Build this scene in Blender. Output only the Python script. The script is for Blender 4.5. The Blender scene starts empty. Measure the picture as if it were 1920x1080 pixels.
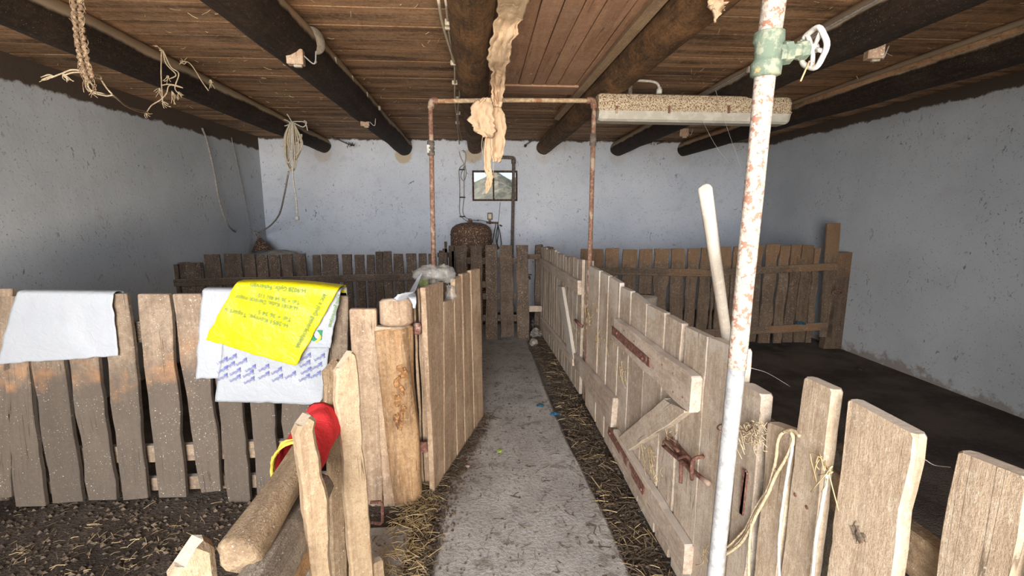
import bpy, math, random
from mathutils import Vector as V, Matrix, noise as mnoise

# ------------------------------------------------------------------ camera, light, exposure
SC = bpy.context.scene
COL = SC.collection
F, H = 870.0, 1.5
PITCH = math.atan(143 / F)
YAW = math.atan(55 / F * math.cos(PITCH))
FW = V((math.sin(YAW) * math.cos(PITCH), math.cos(YAW) * math.cos(PITCH), -math.sin(PITCH)))
RT = V((math.cos(YAW), -math.sin(YAW), 0))
UP = RT.cross(FW)
EYE = V((0, 0, H))
cd = bpy.data.cameras.new('camera')
cam = bpy.data.objects.new('camera', cd)
COL.objects.link(cam)
cd.sensor_width = 36
cd.lens = F / 1920 * 36
cd.clip_start = 0.02
cam.matrix_world = Matrix(((RT.x, UP.x, -FW.x, 0), (RT.y, UP.y, -FW.y, 0), (RT.z, UP.z, -FW.z, H), (0, 0, 0, 1)))
SC.camera = cam

SC.view_settings.view_transform = 'Standard'
SC.view_settings.look = 'None'
SC.view_settings.gamma = 1
SC.view_settings.use_curve_mapping = False
SC.view_settings.exposure = 0.8
SC.cycles.max_bounces = 10
SC.cycles.diffuse_bounces = 6

world = bpy.data.worlds.new('daylight')
SC.world = world
world.use_nodes = True
wn = world.node_tree.nodes
bg = wn['Background']
bg.inputs[0].default_value = (0.72, 0.85, 1.0, 1)
bg.inputs[1].default_value = 0.7

def lamp_obj(name, kind, energy, color, loc, direction, **kw):
    l = bpy.data.lights.new(name, kind)
    l.energy = energy
    l.color = color
    for k, v in kw.items():
        setattr(l, k, v)
    o = bpy.data.objects.new(name, l)
    COL.objects.link(o)
    o.location = loc
    o.rotation_euler = V(direction).to_track_quat('-Z', 'Y').to_euler()
    return o

# sun falls on the yard outside (from behind the building), its bounce comes in by the doorway
lamp_obj('sun', 'SUN', 3.4, (1.0, 0.93, 0.82), (0, -8, 8), (0.5, -0.62, -0.75), angle=0.02)
# the open doorway behind the photographer: sky light coming in
lamp_obj('doorway_daylight', 'AREA', 360, (0.96, 0.975, 1.0), (-0.9, -3.6, 2.1), (0.1, 1, -0.13), shape='RECTANGLE', size=3.4, size_y=2.6)
lamp_obj('yard_bounce', 'AREA', 420, (1.0, 0.86, 0.68), (0.0, -2.8, 0.05), (0, 1, 0.85), shape='RECTANGLE', size=3.0, size_y=2.2)

# ------------------------------------------------------------------ helpers
R = random.Random(7)

def ray(x, y):
    return FW + RT * ((x - 960) / F) + UP * ((540 - y) / F)

def on_plane(x, y, p0, n):
    d = ray(x, y)
    return EYE + d * ((V(p0) - EYE).dot(n) / d.dot(n))

def atZ(x, y, z=0.0):
    return on_plane(x, y, (0, 0, z), V((0, 0, 1)))

def atY(x, y, Y):
    return on_plane(x, y, (0, Y, 0), V((0, 1, 0)))

def atX(x, y, X):
    return on_plane(x, y, (X, 0, 0), V((1, 0, 0)))

WM = {}

def make(name, verts, faces, mat, parent=None, smooth=False, M=None):
    me = bpy.data.meshes.new(name)
    me.from_pydata([tuple(v) for v in verts], [], faces)
    me.update()
    if smooth:
        me.polygons.foreach_set('use_smooth', [True] * len(me.polygons))
    if mat:
        for m in (mat if isinstance(mat, (list, tuple)) else [mat]):
            me.materials.append(m)
    o = bpy.data.objects.new(name, me)
    COL.objects.link(o)
    M = M or Matrix.Identity(4)
    WM[o.name] = M
    if parent is not None:
        o.parent = parent
        pm = WM.get(parent.name)
        if pm is None:
            pm = Matrix.Translation(parent.location)
        o.matrix_basis = pm.inverted() @ M
    else:
        o.matrix_basis = M
    return o

def tag(o, label=None, cat=None, group=None, kind=None):
    if label: o['label'] = label
    if cat: o['category'] = cat
    if group: o['group'] = group
    if kind: o['kind'] = kind
    return o

def thing(name, label, cat, loc, group=None):
    o = bpy.data.objects.new(name, None)
    o.empty_display_size = 0.1
    COL.objects.link(o)
    o.location = V(loc)
    return tag(o, label, cat, group)

def frame(o, x, y, z):
    x, y, z = V(x), V(y), V(z)
    return Matrix(((x.x, y.x, z.x, o[0]), (x.y, y.y, z.y, o[1]), (x.z, y.z, z.z, o[2]), (0, 0, 0, 1)))

def plank_mesh(BL, BR, TL, TR, th, seed, jit=0.004, rings=9, ch=0.003, topr=0.006, warp=0.0):
    """BL..TR are (x,z) in plank plane; front face at y=0, back at y=th"""
    rr = random.Random(seed)
    sx = rr.uniform(0, 99)
    W = abs(TR[0] - TL[0])
    vs, fs = [], []
    def prof(xl, xr, zl, zr, y0, c):
        c = min(c, W * 0.2)
        return [(xl + c, y0, zl), (xl, y0 + c, zl), (xl, y0 + th - c, zl), (xl + c, y0 + th, zl),
                (xr - c, y0 + th, zr), (xr, y0 + th - c, zr), (xr, y0 + c, zr), (xr - c, y0, zr)]
    ts = [0.0] + [(i + rr.uniform(-.25, .25)) / rings for i in range(1, rings)] + [1.0]
    Lz = max(TL[1], TR[1]) - min(BL[1], BR[1])
    for k, t in enumerate(ts):
        jl = mnoise.noise(V((sx, t * Lz * 5, 0))) * jit * 2 + mnoise.noise(V((sx + 9, t * Lz * 17, 0))) * jit
        jr = mnoise.noise(V((sx + 31, t * Lz * 5, 0))) * jit * 2 + mnoise.noise(V((sx + 47, t * Lz * 17, 0))) * jit
        xl = BL[0] + (TL[0] - BL[0]) * t + jl
        xr = BR[0] + (TR[0] - BR[0]) * t + jr
        if t == 1.0:
            vs += prof(xl, xr, TL[1] - topr, TR[1] - topr, warp * math.sin(t * 3.1), ch)
            vs += prof(xl + topr * .7, xr - topr * .7, TL[1] + rr.uniform(-.3, .3) * topr, TR[1] + rr.uniform(-.3, .3) * topr, warp * math.sin(t * 3.1), ch + topr * .4)
        else:
            vs += prof(xl, xr, BL[1] + (TL[1] - BL[1]) * t, BR[1] + (TR[1] - BR[1]) * t, warp * math.sin(t * 3.1), ch)
    n = len(vs) // 8
    for i in range(n - 1):
        for j in range(8):
            a, b = i * 8 + j, i * 8 + (j + 1) % 8
            fs.append((a, b, b + 8, a + 8))
    fs.append(tuple(reversed(range(8))))
    fs.append(tuple(range((n - 1) * 8, n * 8)))
    return vs, [tuple(reversed(f)) for f in fs]

def plank4(parent, name, TL, TR, BL, BR, nrm, th, mat, seed=None, **kw):
    """world-space front-face corners; nrm points to the viewer"""
    TL, TR, BL, BR, nrm = V(TL), V(TR), V(BL), V(BR), V(nrm).normalized()
    o = (BL + BR) / 2
    z = ((TL + TR) / 2 - o).normalized()
    y = (-nrm - z * (-nrm).dot(z)).normalized()
    x = y.cross(z)
    def loc(p):
        d = p - o
        return (d.dot(x), d.dot(z))
    a, b, c, d = loc(BL), loc(BR), loc(TL), loc(TR)
    if a[0] > b[0]:
        a, b, c, d = b, a, d, c
    seed = seed if seed is not None else R.randint(0, 99999)
    vs, fs = plank_mesh(a, b, c, d, th, seed, **kw)
    return make(name, vs, fs, mat, parent, M=frame(o, x, y, z))

def bar(parent, name, p0, p1, w, th, nrm, mat, **kw):
    """a board/rail from p0 to p1 (centre line of its front face), w wide across"""
    p0, p1, nrm = V(p0), V(p1), V(nrm).normalized()
    d = (p1 - p0).normalized()
    s = d.cross(nrm).normalized() * (w / 2)
    return plank4(parent, name, p1 - s, p1 + s, p0 - s, p0 + s, nrm, th, mat, **kw)

def catmull(pts, n):
    pts = [V(p) for p in pts]
    P = [pts[0] * 2 - pts[1]] + pts + [pts[-1] * 2 - pts[-2]]
    out = []
    for i in range(1, len(P) - 2):
        a, b, c, d = P[i - 1], P[i], P[i + 1], P[i + 2]
        for k in range(n):
            t = k / n
            out.append(0.5 * ((2 * b) + (c - a) * t + (2 * a - 5 * b + 4 * c - d) * t * t + (3 * b - 3 * c + d - a) * t ** 3))
    out.append(P[-2])
    return out

def tube_data(pts, rad, sides=8, caps=True, wob=0.0, seed=0, off=0):
    vs, fs = [], []
    n = len(pts)
    prev = None
    for i, p in enumerate(pts):
        t = (pts[min(i + 1, n - 1)] - pts[max(i - 1, 0)])
        t = t.normalized() if t.length > 1e-9 else V((0, 0, 1))
        if prev is None:
            a = t.orthogonal().normalized()
        else:
            a = prev - t * prev.dot(t)
            a = a.normalized() if a.length > 1e-6 else t.orthogonal().normalized()
        prev = a
        b = t.cross(a)
        r = rad(i / (n - 1)) if callable(rad) else rad
        for j in range(sides):
            an = 2 * math.pi * j / sides
            q = r
            if wob:
                q = r * (1 + wob * mnoise.noise(V((math.cos(an) * 1.3 + seed, math.sin(an) * 1.3, i * 0.35))))
            vs.append(p + a * (math.cos(an) * q) + b * (math.sin(an) * q))
    for i in range(n - 1):
        for j in range(sides):
            k = (j + 1) % sides
            fs.append((off + i * sides + j, off + i * sides + k, off + (i + 1) * sides + k, off + (i + 1) * sides + j))
    if caps:
        fs.append(tuple(off + q for q in reversed(range(sides))))
        fs.append(tuple(off + q for q in range((n - 1) * sides, n * sides)))
    return vs, fs

def tube(parent, name, pts, rad, mat, sides=8, n=6, wob=0, seed=0, straight=False, smooth=True):
    P = [V(p) for p in pts] if straight else catmull(pts, n)
    o = sum(P, V((0, 0, 0))) / len(P)
    P = [p - o for p in P]
    vs, fs = tube_data(P, rad, sides, wob=wob, seed=seed)
    return make(name, vs, fs, mat, parent, smooth=smooth, M=Matrix.Translation(o))

def tubes(parent, name, paths, rad, mat, sides=5, n=5):
    vs, fs = [], []
    for p in paths:
        a, b = tube_data(catmull(p, n), rad, sides, off=len(vs))
        vs += a
        fs += b
    return make(name, vs, fs, mat, parent, smooth=True)

def lathe(parent, name, prof, origin, axis, mat, sides=24, smooth=True):
    """prof: list of (r, h) along axis"""
    ax = V(axis).normalized()
    a = ax.orthogonal().normalized()
    b = ax.cross(a)
    vs, fs = [], []
    for r, h in prof:
        for j in range(sides):
            an = 2 * math.pi * j / sides
            vs.append(ax * h + a * (math.cos(an) * r) + b * (math.sin(an) * r))
    for i in range(len(prof) - 1):
        for j in range(sides):
            k = (j + 1) % sides
            fs.append((i * sides + j, i * sides + k, (i + 1) * sides + k, (i + 1) * sides + j))
    fs.append(tuple(reversed(range(sides))))
    fs.append(tuple(range((len(prof) - 1) * sides, len(prof) * sides)))
    o = make(name, vs, fs, mat, parent, smooth=smooth, M=Matrix.Translation(V(origin)))
    return o

def box(parent, name, c, s, mat, rot=None, bev=0.004):
    """bevelled box centred at c with full sizes s"""
    x, y, z = s[0] / 2, s[1] / 2, s[2] / 2
    b = min(bev, x * .45, y * .45, z * .45)
    vs, fs = [], []
    lv = [(-z, b), (-z + b, 0), (z - b, 0), (z, b)]
    for zz, i in lv:
        X, Y = x - i, y - i
        bb = b
        for (px, py) in ((-X + bb, -Y), (X - bb, -Y), (X, -Y + bb), (X, Y - bb), (X - bb, Y), (-X + bb, Y), (-X, Y - bb), (-X, -Y + bb)):
            vs.append((px, py, zz))
    for i in range(3):
        for j in range(8):
            k = (j + 1) % 8
            fs.append((i * 8 + j, i * 8 + k, (i + 1) * 8 + k, (i + 1) * 8 + j))
    fs.append(tuple(reversed(range(8))))
    fs.append(tuple(range(24, 32)))
    M = Matrix.Translation(V(c))
    if rot is not None:
        M = M @ rot.to_4x4()
    return make(name, vs, fs, mat, parent, M=M)

def slab(name, lo, hi, mat, parent=None):
    (x0, y0, z0), (x1, y1, z1) = lo, hi
    vs = [(x0, y0, z0), (x1, y0, z0), (x1, y1, z0), (x0, y1, z0), (x0, y0, z1), (x1, y0, z1), (x1, y1, z1), (x0, y1, z1)]
    fs = [(3, 2, 1, 0), (4, 5, 6, 7), (0, 1, 5, 4), (1, 2, 6, 5), (2, 3, 7, 6), (3, 0, 4, 7)]
    return vs, fs

def merge(parts):
    vs, fs = [], []
    for a, b in parts:
        k = len(vs)
        vs += list(a)
        fs += [tuple(i + k for i in f) for f in b]
    return vs, fs

# ------------------------------------------------------------------ materials
class NT:
    def __init__(s, name, rough=0.85, spec=0.25):
        s.m = bpy.data.materials.new(name)
        s.m.use_nodes = True
        s.t = s.m.node_tree
        s.b = s.t.nodes['Principled BSDF']
        s.b.inputs['Roughness'].default_value = rough
        s.b.inputs['Specular IOR Level'].default_value = spec
    def n(s, typ, **kw):
        x = s.t.nodes.new(typ)
        for k, v in kw.items():
            setattr(x, k, v)
        return x
    def l(s, a, b):
        s.t.links.new(a, b)
    def val(s, sock, v):
        if hasattr(v, 'is_linked') or isinstance(v, bpy.types.NodeSocket):
            s.l(v, sock)
        else:
            sock.default_value = v
    def math(s, op, a, b=0.0, clamp=False):
        x = s.n('ShaderNodeMath', operation=op, use_clamp=clamp)
        s.val(x.inputs[0], a)
        s.val(x.inputs[1], b)
        return x.outputs[0]
    def coord(s, which='Object', scale=(1, 1, 1), rnd=True):
        if which == 'World':
            src = s.n('ShaderNodeNewGeometry').outputs['Position']
        else:
            src = s.n('ShaderNodeTexCoord').outputs['Object']
        if rnd and which != 'World':
            oi = s.n('ShaderNodeObjectInfo')
            k = s.math('MULTIPLY', oi.outputs['Random'], 61.0)
            va = s.n('ShaderNodeVectorMath', operation='ADD')
            s.l(src, va.inputs[0])
            s.l(k, va.inputs[1])
            src = va.outputs[0]
        mp = s.n('ShaderNodeMapping')
        mp.inputs['Scale'].default_value = scale
        s.l(src, mp.inputs['Vector'])
        return mp.outputs[0]
    def noise(s, vec, scale, detail=4, rough=0.55, dist=0.0):
        x = s.n('ShaderNodeTexNoise')
        x.inputs['Scale'].default_value = scale
        x.inputs['Detail'].default_value = detail
        x.inputs['Roughness'].default_value = rough
        x.inputs['Distortion'].default_value = dist
        s.l(vec, x.inputs['Vector'])
        return x.outputs[0]
    def ramp(s, f, a, b):
        x = s.n('ShaderNodeMapRange', interpolation_type='SMOOTHSTEP')
        s.val(x.inputs[0], f)
        x.inputs[1].default_value = a
        x.inputs[2].default_value = b
        return x.outputs[0]
    def mix(s, f, a, b, blend='MIX'):
        x = s.n('ShaderNodeMix', data_type='RGBA', blend_type=blend)
        s.val(x.inputs[0], f)
        for i, v in ((6, a), (7, b)):
            if isinstance(v, tuple):
                x.inputs[i].default_value = (*v, 1) if len(v) == 3 else v
            else:
                s.l(v, x.inputs[i])
        return x.outputs[2]
    def out(s, col, bump=None, strength=0.5, dist=0.01):
        if isinstance(col, tuple):
            s.b.inputs['Base Color'].default_value = (*col, 1)
        else:
            s.l(col, s.b.inputs['Base Color'])
        if bump is not None:
            x = s.n('ShaderNodeBump')
            x.inputs['Strength'].default_value = strength
            x.inputs['Distance'].default_value = dist
            s.l(bump, x.inputs['Height'])
            s.l(x.outputs[0], s.b.inputs['Normal'])
        return s.m

def wood(name, base, dark, light, speck=0.66, specol=(.62, .58, .5), bands=(), var=0.25, bump=0.6, blotch=0.5, dust=None, gx=1.0, cracks=True, world=False, along='z', contrast=(.22, .72)):
    m = NT(name)
    st = {'z': (1, 1, .07), 'x': (.07, 1, 1), 'y': (1, .07, 1)}[along]
    c = m.coord('Object', st)
    c0 = m.coord('Object')
    g = m.noise(c, 26 * gx, 6, .65, .6)
    g2 = m.noise(m.coord('Object', tuple(v if v == 1 else .22 for v in st)), 85 * gx, 4, .75)
    bl = m.noise(c0, 4, 5, .65)
    fine = m.noise(c0, 170, 3, .75)
    col = m.mix(m.ramp(g, *contrast), dark, base)
    col = m.mix(m.math('MULTIPLY', m.ramp(bl, .42, .72), blotch), col, light)
    col = m.mix(m.math('MULTIPLY', m.ramp(m.noise(c0, 2.6, 5, .7), .52, .7), .45), col, dark)
    col = m.mix(m.math('MULTIPLY', m.ramp(g2, .48, .75), .5), col, light)
    mot = m.noise(c0, 48, 4, .7)
    col = m.mix(m.math('MULTIPLY', m.ramp(mot, .5, .68), .5), col, dark)
    col = m.mix(m.math('MULTIPLY', m.math('SUBTRACT', 1.0, m.ramp(mot, .32, .46)), .5), col, light)
    col = m.mix(m.math('MULTIPLY', m.ramp(fine, .5, .68), .6), col, dark)
    if bands:
        src = m.n('ShaderNodeNewGeometry').outputs['Position'] if world else m.n('ShaderNodeTexCoord').outputs['Object']
        sep = m.n('ShaderNodeSeparateXYZ')
        m.l(src, sep.inputs[0])
        z = m.math('ADD', sep.outputs[2], m.math('MULTIPLY', m.math('SUBTRACT', m.noise(c0, 9, 4), .5), .35))
        for (z0, z1, f, colr, amt) in bands:   # fades in from z0-f..z0 and out z1..z1+f
            a = m.ramp(z, z0 - f, z0)
            b = m.math('SUBTRACT', 1.0, m.ramp(z, z1, z1 + f))
            k_ = m.math('MULTIPLY', m.math('MULTIPLY', a, b), amt)
            if z1 - z0 < .2:
                k_ = m.math('MULTIPLY', k_, m.ramp(m.noise(c0, 5, 4, .7), .42, .68))
            col = m.mix(k_, col, colr)
    if cracks:
        ck = m.noise(m.coord('Object', tuple(v * (.35 if v < 1 else 1) for v in st)), 34, 2, .4)
        lim = m.ramp(m.math('ABSOLUTE', m.math('SUBTRACT', ck, .5)), .0, .012)
        gate = m.ramp(m.noise(c0, 3.2, 2), .5, .6)
        crk = m.math('MULTIPLY', m.math('SUBTRACT', 1.0, lim), gate)
        col = m.mix(m.math('MULTIPLY', crk, .75), col, tuple(v * .3 for v in dark))
    if speck:
        sp = m.noise(c0, 150, 2, .5)
        sp2 = m.noise(c0, 11, 2)
        k = m.math('MULTIPLY', m.ramp(sp, speck, speck + .04), m.ramp(sp2, .35, .6))
        col = m.mix(m.math('MULTIPLY', k, .8), col, specol)
    oi = m.n('ShaderNodeObjectInfo')
    v = m.math('MULTIPLY_ADD', oi.outputs['Random'], var)
    v.node.inputs[2].default_value = 1 - var / 2
    hs = m.n('ShaderNodeHueSaturation')
    m.l(v, hs.inputs['Value'])
    m.l(col, hs.inputs['Color'])
    col = hs.outputs[0]
    dust = dust or (.55, .95, tuple(.5 * a_ + .5 * b_ for a_, b_ in zip(light, (.55, .52, .48))), .8)
    if dust:
        geo = m.n('ShaderNodeNewGeometry')
        sp = m.n('ShaderNodeSeparateXYZ')
        m.l(geo.outputs['Normal'], sp.inputs[0])
        dz = m.math('ADD', sp.outputs[2], m.math('MULTIPLY', m.math('SUBTRACT', bl, .5), .5))
        col = m.mix(m.math('MULTIPLY', m.ramp(dz, dust[0], dust[1]), dust[3]), col, dust[2])
    h = m.math('ADD', m.math('MULTIPLY', g, .5), m.math('ADD', m.math('MULTIPLY', g2, .35), m.math('MULTIPLY', fine, .35)))
    return m.out(col, h, bump * .6, .006)

W_A = wood('wood_left_fence', (.25, .185, .13), (.125, .09, .066), (.37, .29, .215),
           bands=[(-.2, .58, .25, (.080, .067, .057), .82), (.66, .74, .10, (.38, .19, .09), .6)], speck=.67)
W_TAN = wood('wood_tan', (.43, .305, .205), (.22, .145, .095), (.58, .45, .32), speck=.66, bump=.9, blotch=.6)
W_PALE = wood('wood_pale', (.53, .43, .335), (.31, .235, .17), (.68, .60, .51), speck=.66, bump=.8, blotch=.8, bands=[(1.02, 1.3, .03, (.6, .56, .5), .5)])
W_GATE = wood('wood_gate', (.47, .38, .30), (.27, .20, .15), (.62, .54, .46), speck=.66, bump=.9, blotch=.7)
W_NEAR = wood('wood_near', (.58, .45, .325), (.34, .245, .165), (.72, .62, .49), speck=.68, bump=1.0, blotch=.6)
W_RAW = wood('wood_split_raw', (.43, .315, .20), (.25, .17, .105), (.54, .43, .30), speck=.68, bump=1.2, blotch=.6)
W_DARK = wood('wood_dark', (.095, .064, .046), (.05, .036, .028), (.17, .125, .09), speck=.63, specol=(.5, .46, .4))
W_DARKF = wood('wood_far_right', (.16, .105, .068), (.075, .052, .038), (.23, .17, .12), speck=.65,
               bands=[(.93, 1.3, .1, (.24, .135, .07), .6)])
W_POST = wood('wood_rotten_post', (.45, .27, .13), (.20, .115, .06), (.56, .40, .25), speck=0, bump=2.0, contrast=(.34, .62))
W_LOG = wood('wood_log', (.33, .235, .145), (.16, .11, .07), (.46, .35, .23), speck=.67, bump=2.2, dust=(3, 4, (.3, .3, .3), 0))
W_GREY = wood('wood_grey_log', (.28, .235, .185), (.13, .105, .08), (.40, .35, .29), speck=.66, bump=2.2, dust=(3, 4, (.3, .3, .3), 0))
W_STICK = wood('wood_stick', (.46, .41, .35), (.36, .31, .26), (.56, .52, .46), speck=0, bump=.3, blotch=.3)
W_BLOCK = wood('wood_block', (.38, .26, .17), (.25, .15, .1), (.50, .40, .3), speck=.6)

DUST = (.50, .40, .28)
W_BEAM = wood('wood_beam', (.032, .020, .014), (.012, .009, .007), (.075, .046, .028), speck=.68, specol=(.3, .24, .17), bump=.8, blotch=.35, dust=(-.02, .22, DUST, .92))
W_BEAM2 = wood('wood_beam_middle', (.14, .08, .04), (.028, .017, .011), (.33, .17, .07), speck=.7, specol=(.4, .3, .2), bump=.9, blotch=.7, dust=(.25, .6, DUST, .7))
W_CEIL = wood('wood_ceiling', (.42, .24, .13), (.10, .058, .034), (.50, .33, .20), speck=.7, specol=(.5, .38, .25), bump=.6, gx=.33, blotch=.45, var=.35, contrast=(.36, .62))
W_CEIL2 = wood('wood_ceiling_patch', (.46, .265, .165), (.28, .15, .09), (.55, .36, .24), speck=.7, specol=(.6, .48, .34), bump=.35, blotch=.5, var=.15)

def rusty(name, a, b, c=None, rough=.8, s=30, lim=(.45, .6), s2=9, metal=0.0, lim2=(.55, .62)):
    m = NT(name, rough)
    m.b.inputs['Metallic'].default_value = metal
    c0 = m.coord('Object')
    n = m.noise(c0, s, 5, .65)
    col = m.mix(m.ramp(n, *lim), a, b)
    if c:
        col = m.mix(m.ramp(m.noise(c0, s2, 4, .6), *lim2), col, c)
    return m.out(col, n, .5, .004)

M_RUST = rusty('rusty_pipe', (.17, .09, .06), (.29, .165, .115), (.36, .27, .2), s=60)
M_RUSTD = rusty('dark_rust', (.13, .06, .045), (.24, .12, .09), (.38, .27, .21), s=70)
M_POLE = rusty('flaking_white_pole', (.50, .455, .40), (.36, .30, .25), (.33, .17, .12), s=110, s2=55, lim2=(.55, .6))
M_GALV = rusty('galvanised_pole', (.36, .365, .375), (.27, .275, .28), (.5, .46, .42), s=50, s2=30, rough=.5, lim2=(.62, .7))
M_VALVE = rusty('verdigris', (.13, .17, .13), (.26, .28, .21), (.50, .32, .13), s=40, s2=18, lim2=(.6, .68))
M_WHEEL = rusty('chalky_wheel', (.58, .56, .52), (.74, .72, .67), (.45, .25, .15), s=50, s2=22, lim2=(.63, .7))
M_TANK = rusty('rusty_tank', (.075, .042, .03), (.13, .075, .05), (.40, .29, .2), s=60, s2=55, lim=(.4, .6), lim2=(.56, .6))
M_LAMP = rusty('speckled_lamp_housing', (.50, .42, .29), (.45, .37, .25), (.17, .085, .05), s=30, s2=120, lim2=(.50, .56))
M_LAMPW = rusty('lamp_white', (.40, .37, .31), (.48, .45, .39), s=14)
M_PIPED = rusty('dark_steel', (.10, .085, .072), (.17, .14, .115), s=40)
M_TWINE = rusty('twine', (.40, .31, .20), (.56, .46, .32), s=90)
M_CHAIN = rusty('dusty_chain', (.20, .13, .08), (.38, .28, .18), s=80)
M_CABLE = rusty('cable_beige', (.42, .36, .27), (.54, .47, .36), s=50)
M_CABLEW = rusty('cable_white', (.42, .41, .37), (.54, .53, .49), s=50)
M_CABLEG = rusty('cable_grey', (.24, .22, .2), (.34, .31, .28), s=50)
M_CABLED = rusty('cable_black', (.04, .04, .045), (.09, .085, .08), s=50)
M_STRAW = rusty('straw', (.36, .26, .13), (.56, .43, .24), s=6, lim=(.4, .6))
M_STRAWD = rusty('old_straw', (.10, .07, .045), (.125, .09, .06), s=6, lim=(.4, .6))
M_BOX = rusty('grey_bakelite', (.28, .24, .19), (.38, .33, .26), s=30)
M_CREAM = rusty('cream_plastic', (.60, .54, .36), (.68, .62, .44), s=30)
M_STONE = rusty('rubble', (.16, .14, .12), (.30, .27, .24), s=20)
M_BLUE = rusty('blue_plastic', (.01, .05, .10), (.03, .14, .24), s=60, rough=.4)
M_GREEN = rusty('green_leaf', (.22, .33, .06), (.34, .45, .1), s=60)
M_BALL = rusty('green_fruit', (.14, .17, .06), (.24, .25, .10), s=30)
M_DIRT = rusty('web_and_dirt', (.03, .02, .015), (.07, .05, .035), s=60)

M_ROT = rusty('rotten_wood', (.28, .14, .06), (.48, .27, .12), (.16, .08, .04), s=60)

M_ROT2 = rusty('bark_scar', (.12, .09, .065), (.30, .24, .18), s=80)

def plain(name, col, rough=.7):
    m = NT(name, rough)
    c = m.coord('Object')
    n = m.noise(c, 25, 3)
    return m.out(m.mix(n, tuple(v * .88 for v in col), col), n, .15, .003)

def sack(name, c1, c2, dirt, rough=.45, lim=(.62, .72)):
    m = NT(name, rough, .4)
    c = m.coord('Object')
    n = m.noise(c, 5, 5, .6)
    col = m.mix(n, c1, c2)
    col = m.mix(m.math('MULTIPLY', m.ramp(m.noise(c, 9, 6, .7, .5), *lim), .7), col, dirt)
    w = m.noise(m.coord('Object', (1, 1, 1)), 22, 4, .6, .8)
    return m.out(col, m.math('ADD', w, m.math('MULTIPLY', m.noise(c, 300, 1), .1)), .5, .012)

M_SACKW = sack('white_woven_sack', (.30, .32, .36), (.38, .40, .43), (.42, .36, .29))
M_SACKW2 = sack('white_printed_sack', (.29, .31, .345), (.36, .38, .41), (.36, .30, .24), lim=(.66, .76))
M_YEL = sack('yellow_bag', (.52, .44, .0), (.60, .53, .01), (.62, .47, .08), rough=.35, lim=(.68, .78))
M_RED = sack('red_cloth', (.55, .02, .025), (.74, .04, .045), (.3, .02, .02), rough=.9)
M_HEM = plain('yellow_hem', (.62, .45, .07), .9)
M_INKG = plain('green_ink', (.16, .27, .06))
M_INKB = plain('blue_ink', (.13, .14, .38))
M_LGREEN = plain('logo_green', (.03, .22, .10))
M_LYEL = plain('logo_yellow', (.78, .66, .05))
M_BURLAP = sack('torn_insulation', (.46, .32, .20), (.62, .46, .31), (.30, .20, .12), rough=.95, lim=(.56, .7))

def plastic():
    m = NT('clear_plastic_film', .15, .5)
    m.b.inputs['Base Color'].default_value = (.8, .78, .74, 1)
    m.b.inputs['Alpha'].default_value = .24
    n = m.noise(m.coord('Object'), 30, 3)
    return m.out(m.mix(n, (.36, .35, .33), (.55, .54, .51)), n, .5, .01)
M_PLAS = plastic()

def glass():
    m = bpy.data.materials.new('dusty_window_glass')
    m.use_nodes = True
    t = m.node_tree
    t.nodes.clear()
    o = t.nodes.new('ShaderNodeOutputMaterial')
    mx = t.nodes.new('ShaderNodeMixShader')
    a = t.nodes.new('ShaderNodeBsdfTransparent')
    b = t.nodes.new('ShaderNodeBsdfGlossy')
    b.inputs['Roughness'].default_value = .3
    mx.inputs[0].default_value = .012
    t.links.new(a.outputs[0], mx.inputs[1])
    t.links.new(b.outputs[0], mx.inputs[2])
    t.links.new(mx.outputs[0], o.inputs[0])
    return m
M_GLASS = glass()

XL, XR, YB, YF, ZC = -3.08, 3.95, 6.85, -0.55, 2.52
BEAM_X = [-2.20, -1.09, -0.10, 0.88, 1.96, 2.95]

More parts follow.
